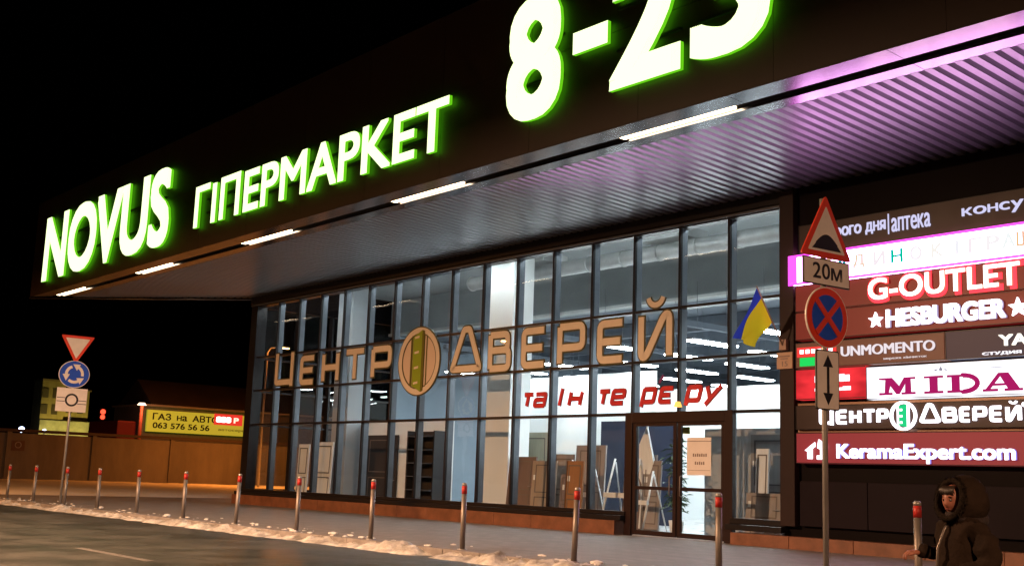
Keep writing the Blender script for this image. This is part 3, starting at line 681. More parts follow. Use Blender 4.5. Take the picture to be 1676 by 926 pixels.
s10 = panel('tile_shop_sign', 'lowest red sign with a white web address and a small house logo', XS, XN, 1.74, 2.36, pm_('sign_wine', (.12, .01, .016), (.24, .02, .03), .75))
lettering('lettering', 'KeramaExpert.com', -13.67, -10.0, 1.76, 2.13, SY-.06, .05, wh, s10, .03, emit('blue_side', (.35, .3, 1), 1))
bm = bmesh.new()
for poly in ([(-14.43, 2.0), (-14.2, 2.16), (-14.2, 2.08), (-14.27, 2.04), (-14.27, 1.83), (-14.37, 1.83), (-14.37, 1.98)], [(-14.1, 2.22), (-13.92, 2.1), (-13.95, 2.0), (-13.98, 2.0), (-13.98, 1.82), (-14.14, 1.82), (-14.14, 1.9), (-14.06, 1.9), (-14.06, 2.02), (-14.13, 2.05)]): add_prism(bm, poly, SY-.05, SY-.004)
obj('house_logo', bm, wh, s10)
# ---- address plate and flag on the pier
bm = bmesh.new(); add_box(bm, -15.2, -14.8, D-.25, D-.222, 3.71, 4.06)
pl = tag(obj('address_plate', bm, mat('plate', (.5, .33, .24), .5), None, .004), 'small tan address plate on the dark pier, below the flag', 'plate')
bm = bmesh.new()
for (za, zb, a, b, nn) in ((3.96, 3.99, -15.15, -14.85, 9), (3.91, 3.935, -15.1, -14.9, 7)):
    for k in range(nn): add_box(bm, a+(b-a)*k/nn, a+(b-a)*(k+.7)/nn, D-.254, D-.2505, za, zb)
obj('print', bm, grey, pl)
lettering('lettering', '15', -15.06, -14.92, 3.76, 3.87, D-.255, .004, grey, pl, .01)
def cloth_mat(n_, c):
    m = mat(n_, c, .7, bump=.1); n = m.node_tree.nodes; l = m.node_tree.links
    t = n.new('ShaderNodeBsdfTranslucent'); t.inputs[0].default_value = (*c, 1); x = n.new('ShaderNodeMixShader'); x.inputs[0].default_value = .5
    l.new(n['Principled BSDF'].outputs[0], x.inputs[1]); l.new(t.outputs[0], x.inputs[2]); l.new(x.outputs[0], n['Material Output'].inputs[0]); return m
fl = thing('flag', 'blue and yellow flag on a slanted pole fixed to the dark pier', 'flag')
T = Vector((-14.98, D-1.2, 5.33)); B = Vector((-15.0, D-.26, 4.14))
bm = bmesh.new(); add_tube(bm, [B, T+(T-B)*.02], .016, 8); obj('pole', bm, mat('pole_wood', (.3, .2, .14), .5), fl)
boxes('bracket', [(-15.09, -14.91, D-.32, D-.222, 4.1, 4.33)], mat('bracket_metal', (.3, .2, .16), .5, metal=.3), fl, .01)
bm = bmesh.new(); g = {}; NU, NV = 20, 26
Q = T+(B-T)*.56; f0 = Vector((-.66, .10, -1.02)); f1 = Vector((-.70, .28, -.46))
for i in range(NU+1):
    for j in range(NV+1):
        u = i/NU; v = j/NV
        q_ = u*(1-v)+v*u**2.0
        p = T.lerp(Q, q_)+(f0.lerp(f1, q_))*v*(1-.12*math.sin(math.pi*u))
        p += Vector((.3, .9, 0))*(.07*v*math.sin(u*8+v*5))+Vector((0, 0, -.12*v*v*math.sin(math.pi*u)))
        g[i, j] = bm.verts.new(p)
for i in range(NU):
    for j in range(NV):
        f = bm.faces.new((g[i, j], g[i+1, j], g[i+1, j+1], g[i, j+1])); f.smooth = True; f.material_index = 0 if i < NU*.3 else 1
o = obj('cloth', bm, [cloth_mat('flag_blue', (.03, .06, .5)), cloth_mat('flag_yellow', (.88, .68, .02))], fl)

# ================================================================= display goods behind the glass
def board(name, label, x0, x1, z1, y, m, lean=0.0, z0=.03, cat='door panel', grp=None, frame=None):
    """an upright or leaning panel standing on the shop floor"""
    bm = bmesh.new(); add_box(bm, x0, x1, 0, .05, 0, z1-z0)
    if frame is not None:
        for (a, b, c, d) in ((x0+.12, x1-.12, .15, (z1-z0)*.45), (x0+.12, x1-.12, (z1-z0)*.52, z1-z0-.15)):
            ribbon(bm, [(a, c), (b, c), (b, d), (a, d)], .035, -.012, -.0005, True, 1)
    door = cat == 'door panel'
    if door and frame is None:
        W = x1-x0; H_ = z1-z0
        for (c, d) in ((.12*H_, .42*H_), (.5*H_, .93*H_)): ribbon(bm, [(x0+.16*W, c), (x1-.16*W, c), (x1-.16*W, d), (x0+.16*W, d)], .03, -.008, -.0005, True, 1)
    o = obj(name, bm, [m, frame if frame is not None else (M['groove'] if door else m)]); o.location = (0, y, z0); o.rotation_euler = (-lean, 0, 0)
    if door:
        bm = bmesh.new(); add_tube(bm, [(x1-.08, -.001, 1.0 if z1 > 1.6 else .7), (x1-.08, -.05, 1.0 if z1 > 1.6 else .7), (x1-.2, -.05, 1.0 if z1 > 1.6 else .7)], .012, 6); obj('handle', bm, 'steel', o)
        bm = bmesh.new(); add_box(bm, x0+.06, x0+.16, -.004, -.001, z1*.68, z1*.68+.14); obj('price_tag', bm, wl, o)
    return tag(o, label, cat, grp)
M['groove'] = mat('groove', (.14, .115, .1), .5)
cm = lambda n_, c: mat(n_, c, .5, noise=.12, nscale=2, streak=(4, 1, .4))
G = 'door panels shown behind the glass'
walnut = cm('walnut', (.15, .10, .085)); greyoak = cm('grey_oak', (.27, .235, .22)); oak = cm('tan_oak', (.32, .25, .19)); orange = cm('orange_lit_oak', (.3, .14, .06)); beige = cm('beige_lacquer', (.42, .4, .3)); wl = cm('white_lacquer', (.75, .78, .8)); blk = cm('black_oak', (.02, .018, .02)); navy = cm('navy', (.012, .02, .05))
board('partition_wall', 'white display partition behind the left half of the glass', -36.2, -30.7, 3.06, D+3.0, M['white_wall'], cat='partition')
board('door_panel', 'wide black panel standing in for the dark doorway of the white partition', -35.8, -33.75, 2.6, D+2.9, blk, .01, grp=G)  # darkness of the doorway put into a black panel
board('door_panel', 'white panel beside the blue-lit left column', -38.15, -37.4, 2.22, D+1.5, wl, .03, grp=G, frame=M['alu'])
board('door_panel', 'white glazed panel second from the left end of the window', -37.1, -35.9, 2.3, D+1.55, wl, .04, grp=G, frame=M['alu'])
board('partition_wall', 'tall white wall set back behind the beige door', -33.2, -25.0, 4.75, D+6.6, M['white_wall'], cat='partition')
# dark shelf rack
rk = thing('shelf_rack', 'tall dark shelf rack with thin pale shelves behind the oval emblem', 'rack')
boxes('side_panel', [(-32.45, -32.38, D+2.4, D+2.9, .03, 2.7), (-30.97, -30.9, D+2.4, D+2.9, .03, 2.7)], blk, rk)
boxes('back_panel', [(-32.378, -30.972, D+2.86, D+2.9, .03, 2.7)], blk, rk)
for k in range(6): boxes('shelf', [(-32.37, -30.98, D+2.35, D+2.85, .3+k*.44, .33+k*.44)], 'alu', rk)
board('door_panel', 'olive-grey door right of the dark shelf rack', -28.9, -28.1, 2.6, D+2.6, cm('olive', (.2, .19, .09)), .02, grp=G)
board('partition_wall', 'pale grey partition with a door opening beside the white column', -29.6, -27.2, 3.0, D+3.2, M['white_wall'], cat='partition')
board('door_panel', 'dark brown low door leaning right of the white column', -25.9, -24.75, 1.86, D+1.3, walnut, .08, grp=G)
board('door_panel', 'tan door leaning under the beige one', -24.72, -23.75, 1.75, D+1.2, oak, .06, grp=G)
board('door_panel', 'grey-brown door leaning beside the tan one', -24.3, -23.5, 1.95, D+1.6, greyoak, .06, grp=G)
board('door_panel', 'tall beige door standing further back in the shop', -27.6, -26.4, 2.66, D+3.4, beige, .0, grp=G)
board('door_panel', 'square grey door on a stand behind the orange one', -23.5, -22.35, 2.2, D+1.7, greyoak, .05, grp=G)
board('door_panel', 'mauve-grey narrow door leaning low beside the mullion', -23.2, -22.75, 1.4, D+.9, cm('mauve', (.2, .15, .15)), .06, grp=G)
board('door_panel', 'orange-brown door leaning nearest the window', -22.62, -21.98, 1.74, D+.55, orange, .05, grp=G)  # orange light falling on this door is put into its colour
board('wall_panel', 'dark navy wall panel at the back of the shop', -26.2, -22.9, 3.1, D+5.4, navy, cat='panel')
board('door_panel', 'dull brown door on a white easel left of the entrance', -21.45, -20.35, 1.95, D+1.5, walnut, .07, grp=G)
board('door_panel', 'brown door leaning close to the entrance frame', -20.5, -19.9, 1.8, D+1.2, greyoak, .07, grp=G)
def easel(x, y, h, w_, label):
    t = thing('easel', label, 'easel', 'white easels behind the glass', (x, y, .03))
    for s in (-1, 1):
        bm = bmesh.new(); add_tube(bm, [(s*w_, -.35, 0), (s*w_*.8, .1, h)], .026, 6); obj('leg', bm, wl, t)
        bm = bmesh.new(); add_tube(bm, [(s*w_, .55, 0), (s*w_*.8, .12, h*.95)], .02, 6); obj('leg', bm, wl, t)
    bm = bmesh.new(); add_box(bm, -w_, w_, -.2, -.12, h*.45, h*.52); obj('rail', bm, wl, t)
easel(-22.75, D+1.25, 1.75, .5, 'white easel behind the orange-brown door')
easel(-21.0, D+1.15, 1.8, .55, 'white easel carrying the dull brown door')
easel(-20.2, D+.95, 1.5, .35, 'small white easel beside the entrance frame')
# white sail-shaped display stand in the doorway
bm = bmesh.new(); add_prism(bm, [(-20.9, 1.75), (-20.4, 2.66), (-20.15, 1.75), (-20.32, 1.3), (-19.95, .1), (-20.65, .1), (-20.55, 1.2)], D+1.3, D+1.36)
tag(obj('display_stand', bm, wl, None, .01), 'white pointed display stand seen through the left door leaf', 'display stand')
board('partition_wall', 'grey partition with a framed door right of the entrance', -19.0, -15.6, 2.6, D+1.9, M['grey_wall'], cat='partition')
board('door_panel', 'grey framed door on the grey partition right of the entrance', -17.5, -16.2, 2.45, D+1.8, cm('stone_grey', (.22, .22, .23)), .0, grp=G, frame=cm('dark_grey', (.07, .07, .08)))
board('door_panel', 'pale narrow door beside the dark pier', -16.95, -16.6, 2.1, D+1.2, wl, .05, grp=G)
board('door_panel', 'grey-brown low door leaning by the right end of the window', -16.9, -15.9, 1.1, D+.8, greyoak, .08, grp=G)
# potted plant
plt = thing('potted_plant', 'tall leafy potted plant inside behind the middle of the entrance', 'plant', None, (-19.1, D+1.0, .03))
bm = bmesh.new(); add_tube(bm, [(0, 0, 0), (0, 0, .34)], [.14, .19], 14); obj('pot', bm, wl, plt)
bm = bmesh.new(); add_tube(bm, [(0, 0, .3), (.03, .02, 1.2), (-.02, 0, 2.0)], [.025, .018, .008], 7); obj('stem', bm, walnut, plt)
bm = bmesh.new(); r_ = random.Random(3)
for k in range(260):
    z = r_.uniform(.55, 2.3); a = r_.uniform(0, 6.28); L = r_.uniform(.14, .32)*(1.1-.25*z/2); c = Vector((r_.gauss(0, .12), r_.gauss(0, .12), z))
    d = Vector((math.cos(a), math.sin(a), r_.uniform(-.5, .5))).normalized(); s_ = d.cross(Vector((0, 0, 1))).normalized()*L*.16
    p = [c, c+d*L*.5+s_, c+d*L-Vector((0, 0, L*.25)), c+d*L*.5-s_]
    bm.faces.new([bm.verts.new(q) for q in p])
obj('leaves', bm, mat('leaf', (.05, .1, .03), .5, noise=.5, nscale=6), plt)
bm = bmesh.new(); add_box(bm, -18.5, -18.2, D+.4, D+.43, 2.4, 2.56)
tag(obj('exit_plate', bm, mat('olive_plate', (.28, .27, .02), .5)), 'small olive plate behind the top of the left door leaf', 'plate')
bm = bmesh.new(); add_tube(bm, [(-17.98, D-.25, 2.98), (-17.98, D-.25, 3.1)], [.1, .055], 12)
o = tag(obj('door_lamp', bm, emit('amber', (1, .5, .1), 1.6)), 'small amber lamp above the entrance door', 'lamp')
boxes('lamp_bracket', [(-18.0, -17.96, D-.25, D-.121, 3.02, 3.05)], 'black', o)

# ================================================================= bollards
bol = thing('bollard', 'x', 'bollard', 'steel bollards along the kerb', (0, 0, 0))
bm = bmesh.new(); add_tube(bm, [(0, 0, -.02), (0, 0, .93)], .045, 16); obj('post', bm, 'steel', bol)
bm = bmesh.new(); add_tube(bm, [(0, 0, .932), (0, 0, 1.065)], .047, 16); obj('reflective_band', bm, 'red_refl', bol)
bm = bmesh.new(); add_tube(bm, [(0, 0, 1.067), (0, 0, 1.10), (0, 0, 1.12)], [.046, .046, .03], 16); obj('cap', bm, 'galv', bol)
bm = bmesh.new(); add_tube(bm, [(0, 0, 0), (0, 0, .015)], .085, 16); obj('base_flange', bm, 'galv', bol)
bx = [(-7.39, 'bollard beside the hooded person, nearest of the row'), (-10.33, 'bollard in front of the right door leaf'), (-13.15, 'bollard in front of the orange-brown door panel'),
      (-15.91, 'bollard in front of the olive door and the white column'), (-18.72, 'bollard in front of the dark shelf display'), (-21.48, 'bollard in front of the white panels at the left end of the window'),
      (-24.17, 'bollard right at the left corner of the glass front'), (-26.9, 'first bollard left of the building corner, under the yellow gas sign'), (-29.69, 'second bollard left of the building corner'),
      (-32.4, 'third bollard left of the building corner, under the red signal light'), (-35.0, 'bollard just right of the roundabout sign pole'), (-37.73, 'bollard just left of the roundabout sign pole'), (-40.3, 'second bollard from the left edge of the row, near the snow end'), (-43.0, 'farthest bollard at the left end of the row')]
for i, (x, lb) in enumerate(bx):
    lb = 'thin steel '+lb.replace('nearest of the row', 'nearest one')
    if i == 0: bol.location = (x, 12.45, 0); bol['label'] = lb
    else:
        c = dup(bol, (x, 12.45, 0), lb); c.rotation_euler = (rnd.uniform(-.025, .025), rnd.uniform(-.025, .025), 0)

# ================================================================= traffic signs (plates built facing -y, then turned to +x)
def plate(name, parent, poly, m, z, th=.02):
    bm = bmesh.new(); add_prism(bm, poly, -.055, -.055+th); o = obj(name, bm, m, parent); o.location = (0, 0, z); return o
def tri(r, inv=False): return [(r*math.sin(a), r*math.cos(a)*(-1 if inv else 1)) for a in (0, 2*math.pi/3, 4*math.pi/3)]
def decal(name, parent, polys, m, k, z=0):
    bm = bmesh.new()
    for p in polys: add_prism(bm, p, -.055-.004*k, -.055-.004*k+.003)
    o = obj(name, bm, m, parent); o.location = (0, 0, z); return o
t = thing('traffic_sign', 'tall post with a speed bump triangle, distance plate and round no-stopping sign', 'traffic sign', None, (-8.5, 12.25, 0), math.radians(84))
bm = bmesh.new(); add_tube(bm, [(0, 0, -.1), (0, 0, 4.86)], .036, 14); obj('pole', bm, 'galv', t)
rt_ = lambda poly, r: rounded(poly, r, True)
tp = plate('warning_plate', t, rt_(tri(.545), .06), M['sign_red'], 4.36)
decal('warning_field', tp, [rt_(tri(.40), .03)], M['sign_white'], 1)
bump_ = [(-.27, -.17), (-.2, -.1)]+[(-.2+.4*k/10, -.1+.012+.115*math.sin(math.pi*k/10)) for k in range(11)]+[(.2, -.1), (.27, -.17)]
decal('bump_symbol', tp, [bump_], M['sign_black'], 2)
dp = plate('distance_plate', t, [(-.43, -.17), (.43, -.17), (.43, .17), (-.43, .17)], M['sign_black'], 3.9)
decal('plate_field', dp, [[(-.415, -.155), (.415, -.155), (.415, .155), (-.415, .155)]], M['sign_white'], 1)
lettering('lettering', '20м', -.26, .28, -.09, .11, -.066, .005, 'sign_black', dp, .008)
np_ = plate('no_stopping_plate', t, circle(0, 0, .385, .385, 40), M['sign_white'], 3.33)
decal('red_disc', np_, [circle(0, 0, .372, .372, 40)], M['sign_red'], 1); decal('blue_field', np_, [circle(0, 0, .285, .285, 40)], M['sign_blue'], 2)
bm = bmesh.new()
for k, s in enumerate((1, -1)): ribbon(bm, [(-.205, -.205*s), (.205, .205*s)], .075, -.071-.002*k, -.0635)
o = obj('red_cross', bm, 'sign_red', np_)
ap_ = plate('arrow_plate', t, rt_([(-.21, -.37), (.21, -.37), (.21, .37), (-.21, .37)], .03), M['sign_black'], 2.55)
decal('plate_field', ap_, [rt_([(-.195, -.355), (.195, -.355), (.195, .355), (-.195, .355)], .03)], M['sign_white'], 1)
decal('double_arrow', ap_, [[(-.022, -.16), (.022, -.16), (.022, .16), (-.022, .16)], [(-.09, .162), (.09, .162), (0, .31)], [(-.09, -.162), (.09, -.162), (0, -.31)]], M['sign_black'], 2)

t = thing('traffic_sign', 'leaning give-way triangle over a blue roundabout disc and a square plate', 'traffic sign', None, (-36.1, 12.72, 0), math.radians(83))
t.rotation_euler = (0, math.radians(.6), math.radians(83))
bm = bmesh.new(); add_tube(bm, [(0, 0, -.1), (0, 0, 5.1)], .036, 12); obj('pole', bm, 'galv', t)
tp = plate('give_way_plate', t, rt_(tri(.58, True), .05), M['sign_red'], 4.83)
decal('give_way_field', tp, [rt_(tri(.42, True), .03)], M['sign_white'], 1)
rp = plate('roundabout_plate', t, circle(0, 0, .46, .42, 40), M['sign_white'], 3.93)
decal('blue_disc', rp, [circle(0, 0, .44, .4, 40)], M['sign_blue'], 1)
bm = bmesh.new()
for k in range(3):
    a0 = math.pi/2+k*2*math.pi/3+.35; pts = circle(0, 0, .24, .24, 9, a0, a0+1.25)
    ribbon(bm, pts, .085, -.069, -.064); e = Vector(pts[-1]); d = Vector((-math.sin(a0+1.25), math.cos(a0+1.25))); q = Vector((-d.y, d.x))
    add_prism(bm, [tuple(e+q*.11), tuple(e-q*.11), tuple(e+d*.2)], -.0695, -.0645)
obj('round_arrows', bm, 'sign_white', rp)
sp = plate('square_plate', t, [(-.45, -.36), (.45, -.36), (.45, .36), (-.45, .36)], M['sign_white'], 3.14)
bm = bmesh.new(); ribbon(bm, circle(0, 0, .17, .17, 28), .055, -.062, -.056, True)
for (a, b, z) in ((-.44, -.2, .05), (-.44, -.2, -.06), (.2, .44, -.02), (.18, .44, -.12)): add_box(bm, a, b, -.06, -.0555, z, z+.018)
obj('route_symbol', bm, 'sign_black', sp)

# ================================================================= left background
t = thing('concrete_wall', 'long stained concrete wall of big panels behind the snowy verge', 'wall')
bm = bmesh.new(); y = 8.0
while y < 75: add_box(bm, -85.15, -85, y+.015, y+5.985, -.3, 3.22); y += 6.0
obj('wall_panel', bm, 'concrete', t)
for k in range(12): boxes('post', [(-85.2, -84.9, 7.85+6*k, 8.15+6*k, -.3, 3.3)], 'concrete', t)
boxes('coping', [(-85.3, -84.86, 7.8, 75, 3.3, 3.5)], mat('coping', (.05, .035, .03), .8), t)
bm = bmesh.new(); add_box(bm, -84.995, -84.97, 26.2, 27.1, 2.0, 2.7)
pq = tag(obj('wall_plaque', bm, mat('plaque', (.1, .05, .035), .6)), 'small dark plaque with a pale ring on the concrete wall', 'plaque')
bm = bmesh.new(); ribbon(bm, [(p[0], p[1]) for p in circle(0, 0, .2, .2, 20)], .06, -.015, 0, True); o = obj('ring', bm, 'sign_back', pq); o.location = (-84.965, 26.65, 2.4); o.rotation_euler = (0, 0, math.radians(90))
# gas station kiosk with yellow sign
ks = thing('kiosk_building', 'low dark kiosk with a pitched roof behind the yellow gas sign', 'building')
boxes('wall', [(-96, -90.3, 37.6, 58, -.2, 6.0)], mat('kiosk_wall', (.16, .15, .14), .8, noise=.2), ks)
bm = bmesh.new(); add_prism(bm, [(-97, 6.15), (-89.9, 6.15), (-93.2, 8.3)], 38.2, 58); obj('roof', bm, mat('kiosk_roof', (.045, .03, .022), .7, noise=.3, nscale=.6), ks)
boxes('eave', [(-96.4, -89.85, 37.5, 58.2, 6.0, 6.148)], mat('kiosk_eave', (.35, .32, .27), .7), ks)
gs = thing('gas_sign', 'long yellow lit banner with black Cyrillic letters and a red price display', 'sign', None, (-90.0, 37.95, 0), math.radians(90))
bm = bmesh.new(); add_box(bm, 0, 9.6, -.02, .2, 4.0, 5.72); obj('panel', bm, pm_('gas_yellow', (.5, .42, .03), (.40, .40, .03), .75), gs)
blk2 = mat('gas_print', (.02, .02, .01), .6)
for (t_, xa, xb, za, zb) in (('ГАЗ', .45, 2.0, 4.95, 5.5), ('на', 2.5, 3.4, 4.96, 5.38), ('АВТО', 3.85, 6.2, 4.95, 5.5)): lettering('lettering', t_, xa, xb, za, zb, -.05, .028, blk2, gs, .02)
lettering('lettering', '063 576 56 56', .5, 5.4, 4.28, 4.75, -.05, .028, blk2, gs, .02)
bm = bmesh.new(); add_box(bm, 5.75, 8.3, -.12, -.022, 4.85, 5.75); obj('price_display', bm, emit('red_glow', (1, .05, .03), .85), gs)
lettering('lettering', '888', 5.9, 7.25, 5.05, 5.52, -.15, .028, emit('led_white', (1, .75, .6), 4), gs, .06)
lettering('lettering', 'P', 7.5, 7.95, 5.05, 5.5, -.15, .028, emit('led_red', (1, .35, .25), 3), gs, .04)
lettering('lettering', 'автосервис', 6.2, 9.2, 4.3, 4.52, -.05, .028, mat('gas_small_print', (.2, .14, .02), .6), gs, 0)
# far yellow building in two blocks
yb = thing('yellow_building', 'distant yellow floodlit building of two blocks behind the roundabout sign', 'building')
yw = mat('yellow_wall', (.42, .34, .12), .8, noise=.5, nscale=.5, streak=(1, 1, .3)); yw2 = mat('yellow_wall_lit', (.5, .5, .3), .8, noise=.4, nscale=.6)
boxes('wall', [(-143, -140, 46.0, 48.7, -.2, 10.8), (-143, -140.5, 48.7, 51.8, -.2, 9.9)], yw, yb)
boxes('lit_band', [(-139.9, -139.8, 46.0, 51.8, 4.0, 6.2)], yw2, yb)  # brighter low band of the walls put into a paler colour
boxes('roof_edge', [(-143.2, -139.8, 45.9, 48.75, 10.8, 11.0), (-143.2, -140.3, 48.75, 51.95, 9.9, 10.05)], mat('roof_edge', (.2, .15, .06), .8), yb)
for (y, z, w_, h) in ((46.4, 8.8, .7, 1.1), (47.6, 8.8, .7, 1.1), (46.4, 6.9, .7, 1.1), (47.6, 6.9, .7, 1.1), (49.5, 7.2, .8, 1.3), (50.8, 7.2, .7, 1.3)): boxes('window', [(-139.95 if y < 48.7 else -140.45, -139.9 if y < 48.7 else -140.4, y-w_/2, y+w_/2, z, z+h)], mat('dark_pane', (.1, .08, .04), .5), yb)
for (y, pw) in ((46.9, 420), (50.3, 520)):  # unseen lights added to brighten the yellow building
    t = thing('added_floodlight', 'added lamp hidden by the concrete wall, lighting the yellow building' + (' from the left' if y < 48 else ' from the right'), 'added_floodlight', 'added floodlights before the yellow building', (-133.5, y, -.2))
    boxes('housing', [(-.1, .1, -.3, .3, 1.4, 1.8)], 'black', t); boxes('stand', [(-.05, .05, -.05, .05, 0, 1.4)], 'black', t)
    L = bpy.data.lights.new('added_floodlight', 'AREA'); L.energy = pw; L.color = (1, .78, .22); L.size = .4
    o = bpy.data.objects.new('light', L); C.objects.link(o); o.parent = t; o.location = (-.13, 0, 1.6); o.rotation_euler = (0, math.radians(115), 0)
# red signal light
t = thing('signal_light', 'small glowing red signal light on a dark post above the wall', 'signal light', None, (-100, 38.1, -.2))
bm = bmesh.new(); add_tube(bm, [(0, 0, 0), (0, 0, 5.2)], .12, 8); obj('post', bm, mat('dull_green', (.05, .055, .03), .7), t)
boxes('housing', [(-.2, .15, -.28, .28, 5.2, 6.3)], 'black', t)
bm = bmesh.new(); add_tube(bm, [(.152, 0, 5.95), (.22, 0, 5.95)], .22, 14); add_tube(bm, [(.152, 0, 5.5), (.22, 0, 5.5)], .2, 14); obj('lens', bm, emit('signal_red', (1, .07, .03), 2.6), t)
# distant lamp mast and red container
t = thing('lamp_mast', 'slim rust-red mast with a pale lamp on top beside the yellow sign', 'lamp mast', None, (-88, 36.6, -.2))
bm = bmesh.new(); add_tube(bm, [(0, 0, 0), (0, 0, 6.1)], [.18, .12], 10); obj('mast', bm, mat('rust', (.4, .08, .03), .7), t)
bm = bmesh.new(); add_tube(bm, [(0, 0, 6.12), (0, 0, 6.3)], [.36, .22], 14); obj('lamp_head', bm, emit('pale_orange', (1, .68, .45), 3), t)
L = bpy.data.lights.new('mast_light', 'POINT'); L.energy = 110; L.color = (1, .4, .22); L.shadow_soft_size = .3
o = bpy.data.objects.new('light', L); C.objects.link(o); o.parent = t; o.location = (.7, 0, 5.9)
ct = thing('container', 'dark red shipping container showing above the concrete wall', 'container')
bm = bmesh.new(); add_box(bm, -97, -91, 36.0, 37.5, 2.2, 4.75)
for k in range(16): add_box(bm, -90.995, -90.95, 36.05+k*.092, 36.09+k*.092, 2.3, 4.65)
obj('body', bm, mat('container_red', (.35, .03, .03), .6), ct)
boxes('support', [(-96.8, -96.4, 36.2, 36.6, -.2, 2.2), (-91.6, -91.2, 36.2, 36.6, -.2, 2.2), (-96.8, -96.4, 36.9, 37.3, -.2, 2.2), (-91.6, -91.2, 36.9, 37.3, -.2, 2.2)], 'black', ct)
# two far headlights, set on added posts
for (y, r, lb) in ((44.1, .34, 'brighter bluish-white far headlight left of the yellow building'), (46.7, .2, 'fainter white far headlight at the foot of the yellow building')):
    t = thing('far_headlight', lb, 'lamp', 'far headlights beyond the wall', (-136, y*136/140, 0))
    bm = bmesh.new(); bmesh.ops.create_icosphere(bm, subdivisions=2, radius=r, matrix=Matrix.Translation((0, 0, 4.85))); obj('bulb', bm, emit('blue_white', (.55, .65, 1), 7), t)
    bm = bmesh.new(); add_tube(bm, [(0, 0, -.2), (0, 0, 4.85-r)], .06, 8); obj('post', bm, 'black', t)

# ================================================================= street lamps (they light the place; they stand beside the frame)
def street_lamp(x, y, ang, power, label, col=(1, .56, .31), h=9.0):
    t = thing('street_lamp', label, 'street lamp', 'sodium street lamps', (x, y, -.12), ang)
    bm = bmesh.new(); add_tube(bm, [(0, 0, 0), (0, 0, h-.4), (0, .25, h), (0, 1.2, h+.15)], [.09, .06, .05, .045], 10); obj('pole', bm, 'galv', t)
    boxes('lamp_head', [(-.16, .16, 1.0, 1.75, h+.1, h+.26)], 'sign_back', t, .03)
    boxes('diffuser', [(-.12, .12, 1.1, 1.7, h+.05, h+.098)], 'sodium', t)
    L = bpy.data.lights.new('street_lamp_light', 'AREA'); L.energy = power; L.color = col; L.shape = 'RECTANGLE'; L.size = .3; L.size_y = .6
    o = bpy.data.objects.new('light', L); C.objects.link(o); o.parent = t; o.location = (0, 1.4, h+.03)
    return t
street_lamp(-76, 40.7, math.radians(0), 2500, 'sodium street lamp on the snowy verge, seen through the glass corner', (1, .27, .035), 10.2)
street_lamp(9, -1.0, 0, 5500, 'sodium street lamp across the road, nearest the camera')
street_lamp(-22, -3.0, 0, 13500, 'sodium street lamp across the road, opposite the glass front')
street_lamp(-50, -2.0, 0, 5500, 'sodium street lamp across the road, toward the roundabout', (1, .34, .06))

# ================================================================= person walking past
def skin_body(name, verts, edges, radii, m, parent, sub=2):
    me = bpy.data.meshes.new(name); me.from_pydata(verts, edges, []); o = bpy.data.objects.new(name, me); C.objects.link(o)
    me.materials.append(m)
    s = o.modifiers.new('skin', 'SKIN'); s.use_smooth_shade = True
    for i, r in enumerate(radii):
        v = me.skin_vertices[0].data[i]; v.radius = r if isinstance(r, tuple) else (r, r)
    me.skin_vertices[0].data[0].use_root = True
    o.modifiers.new('sub', 'SUBSURF').levels = sub; o.modifiers['sub'].render_levels = sub
    dg = bpy.context.evaluated_depsgraph_get(); nm = bpy.data.meshes.new_from_object(o.evaluated_get(dg))
    bpy.data.objects.remove(o); no_ = bpy.data.objects.new(name, nm); C.objects.link(no_); no_.parent = parent
    for p in nm.polygons: p.use_smooth = True
    return no_
# local frame: the figure walks towards -x; +z up, feet at z = 0, 1.52 m tall with the hood
pr = thing('person', 'hooded person in a bulky dark brown parka walking left at the right edge', 'person', None, (-4.36, 7.95, -.12), math.radians(64)); pr.scale = (.98,)*3
skinm = mat('skin', (.3, .11, .07), .55, noise=.1, nscale=12); coat = mat('parka', (.02, .012, .008), .9, spec=.1, noise=.35, nscale=5, bump=.8, bscale=18); fur = mat('fur_trim', (.014, .009, .006), .95, spec=.1, noise=.5, nscale=30, bump=1, bscale=70); trou = mat('trousers', (.015, .014, .016), .8); shoe = mat('boots', (.01, .009, .009), .6)
V = [(0, 0, .78), (0, 0, .95), (0, 0, 1.1), (-.02, 0, 1.17), (-.03, 0, 1.22),      # pelvis..neck
     (-.02, -.09, .74), (-.16, -.09, .42), (-.15, -.09, .08), (-.27, -.09, .035),   # front leg
     (.02, .09, .74), (.10, .09, .42), (.27, .09, .12), (.19, .09, .035),           # rear leg
     (0, -.17, 1.1), (.02, -.24, .86), (-.22, -.2, .79),                             # near arm bent forward
     (0, .17, 1.1), (.05, .25, .93), (-.2, .19, .925)]
E = [(0, 1), (1, 2), (2, 3), (3, 4), (0, 5), (5, 6), (6, 7), (7, 8), (0, 9), (9, 10), (10, 11), (11, 12), (2, 13), (13, 14), (14, 15), (2, 16), (16, 17), (17, 18)]
Rr = [.14, .13, .14, .07, .055, .085, .06, .045, .04, .085, .06, .045, .04, .055, .043, .033, .055, .043, .033]
body = skin_body('body', V, E, Rr, trou, pr)
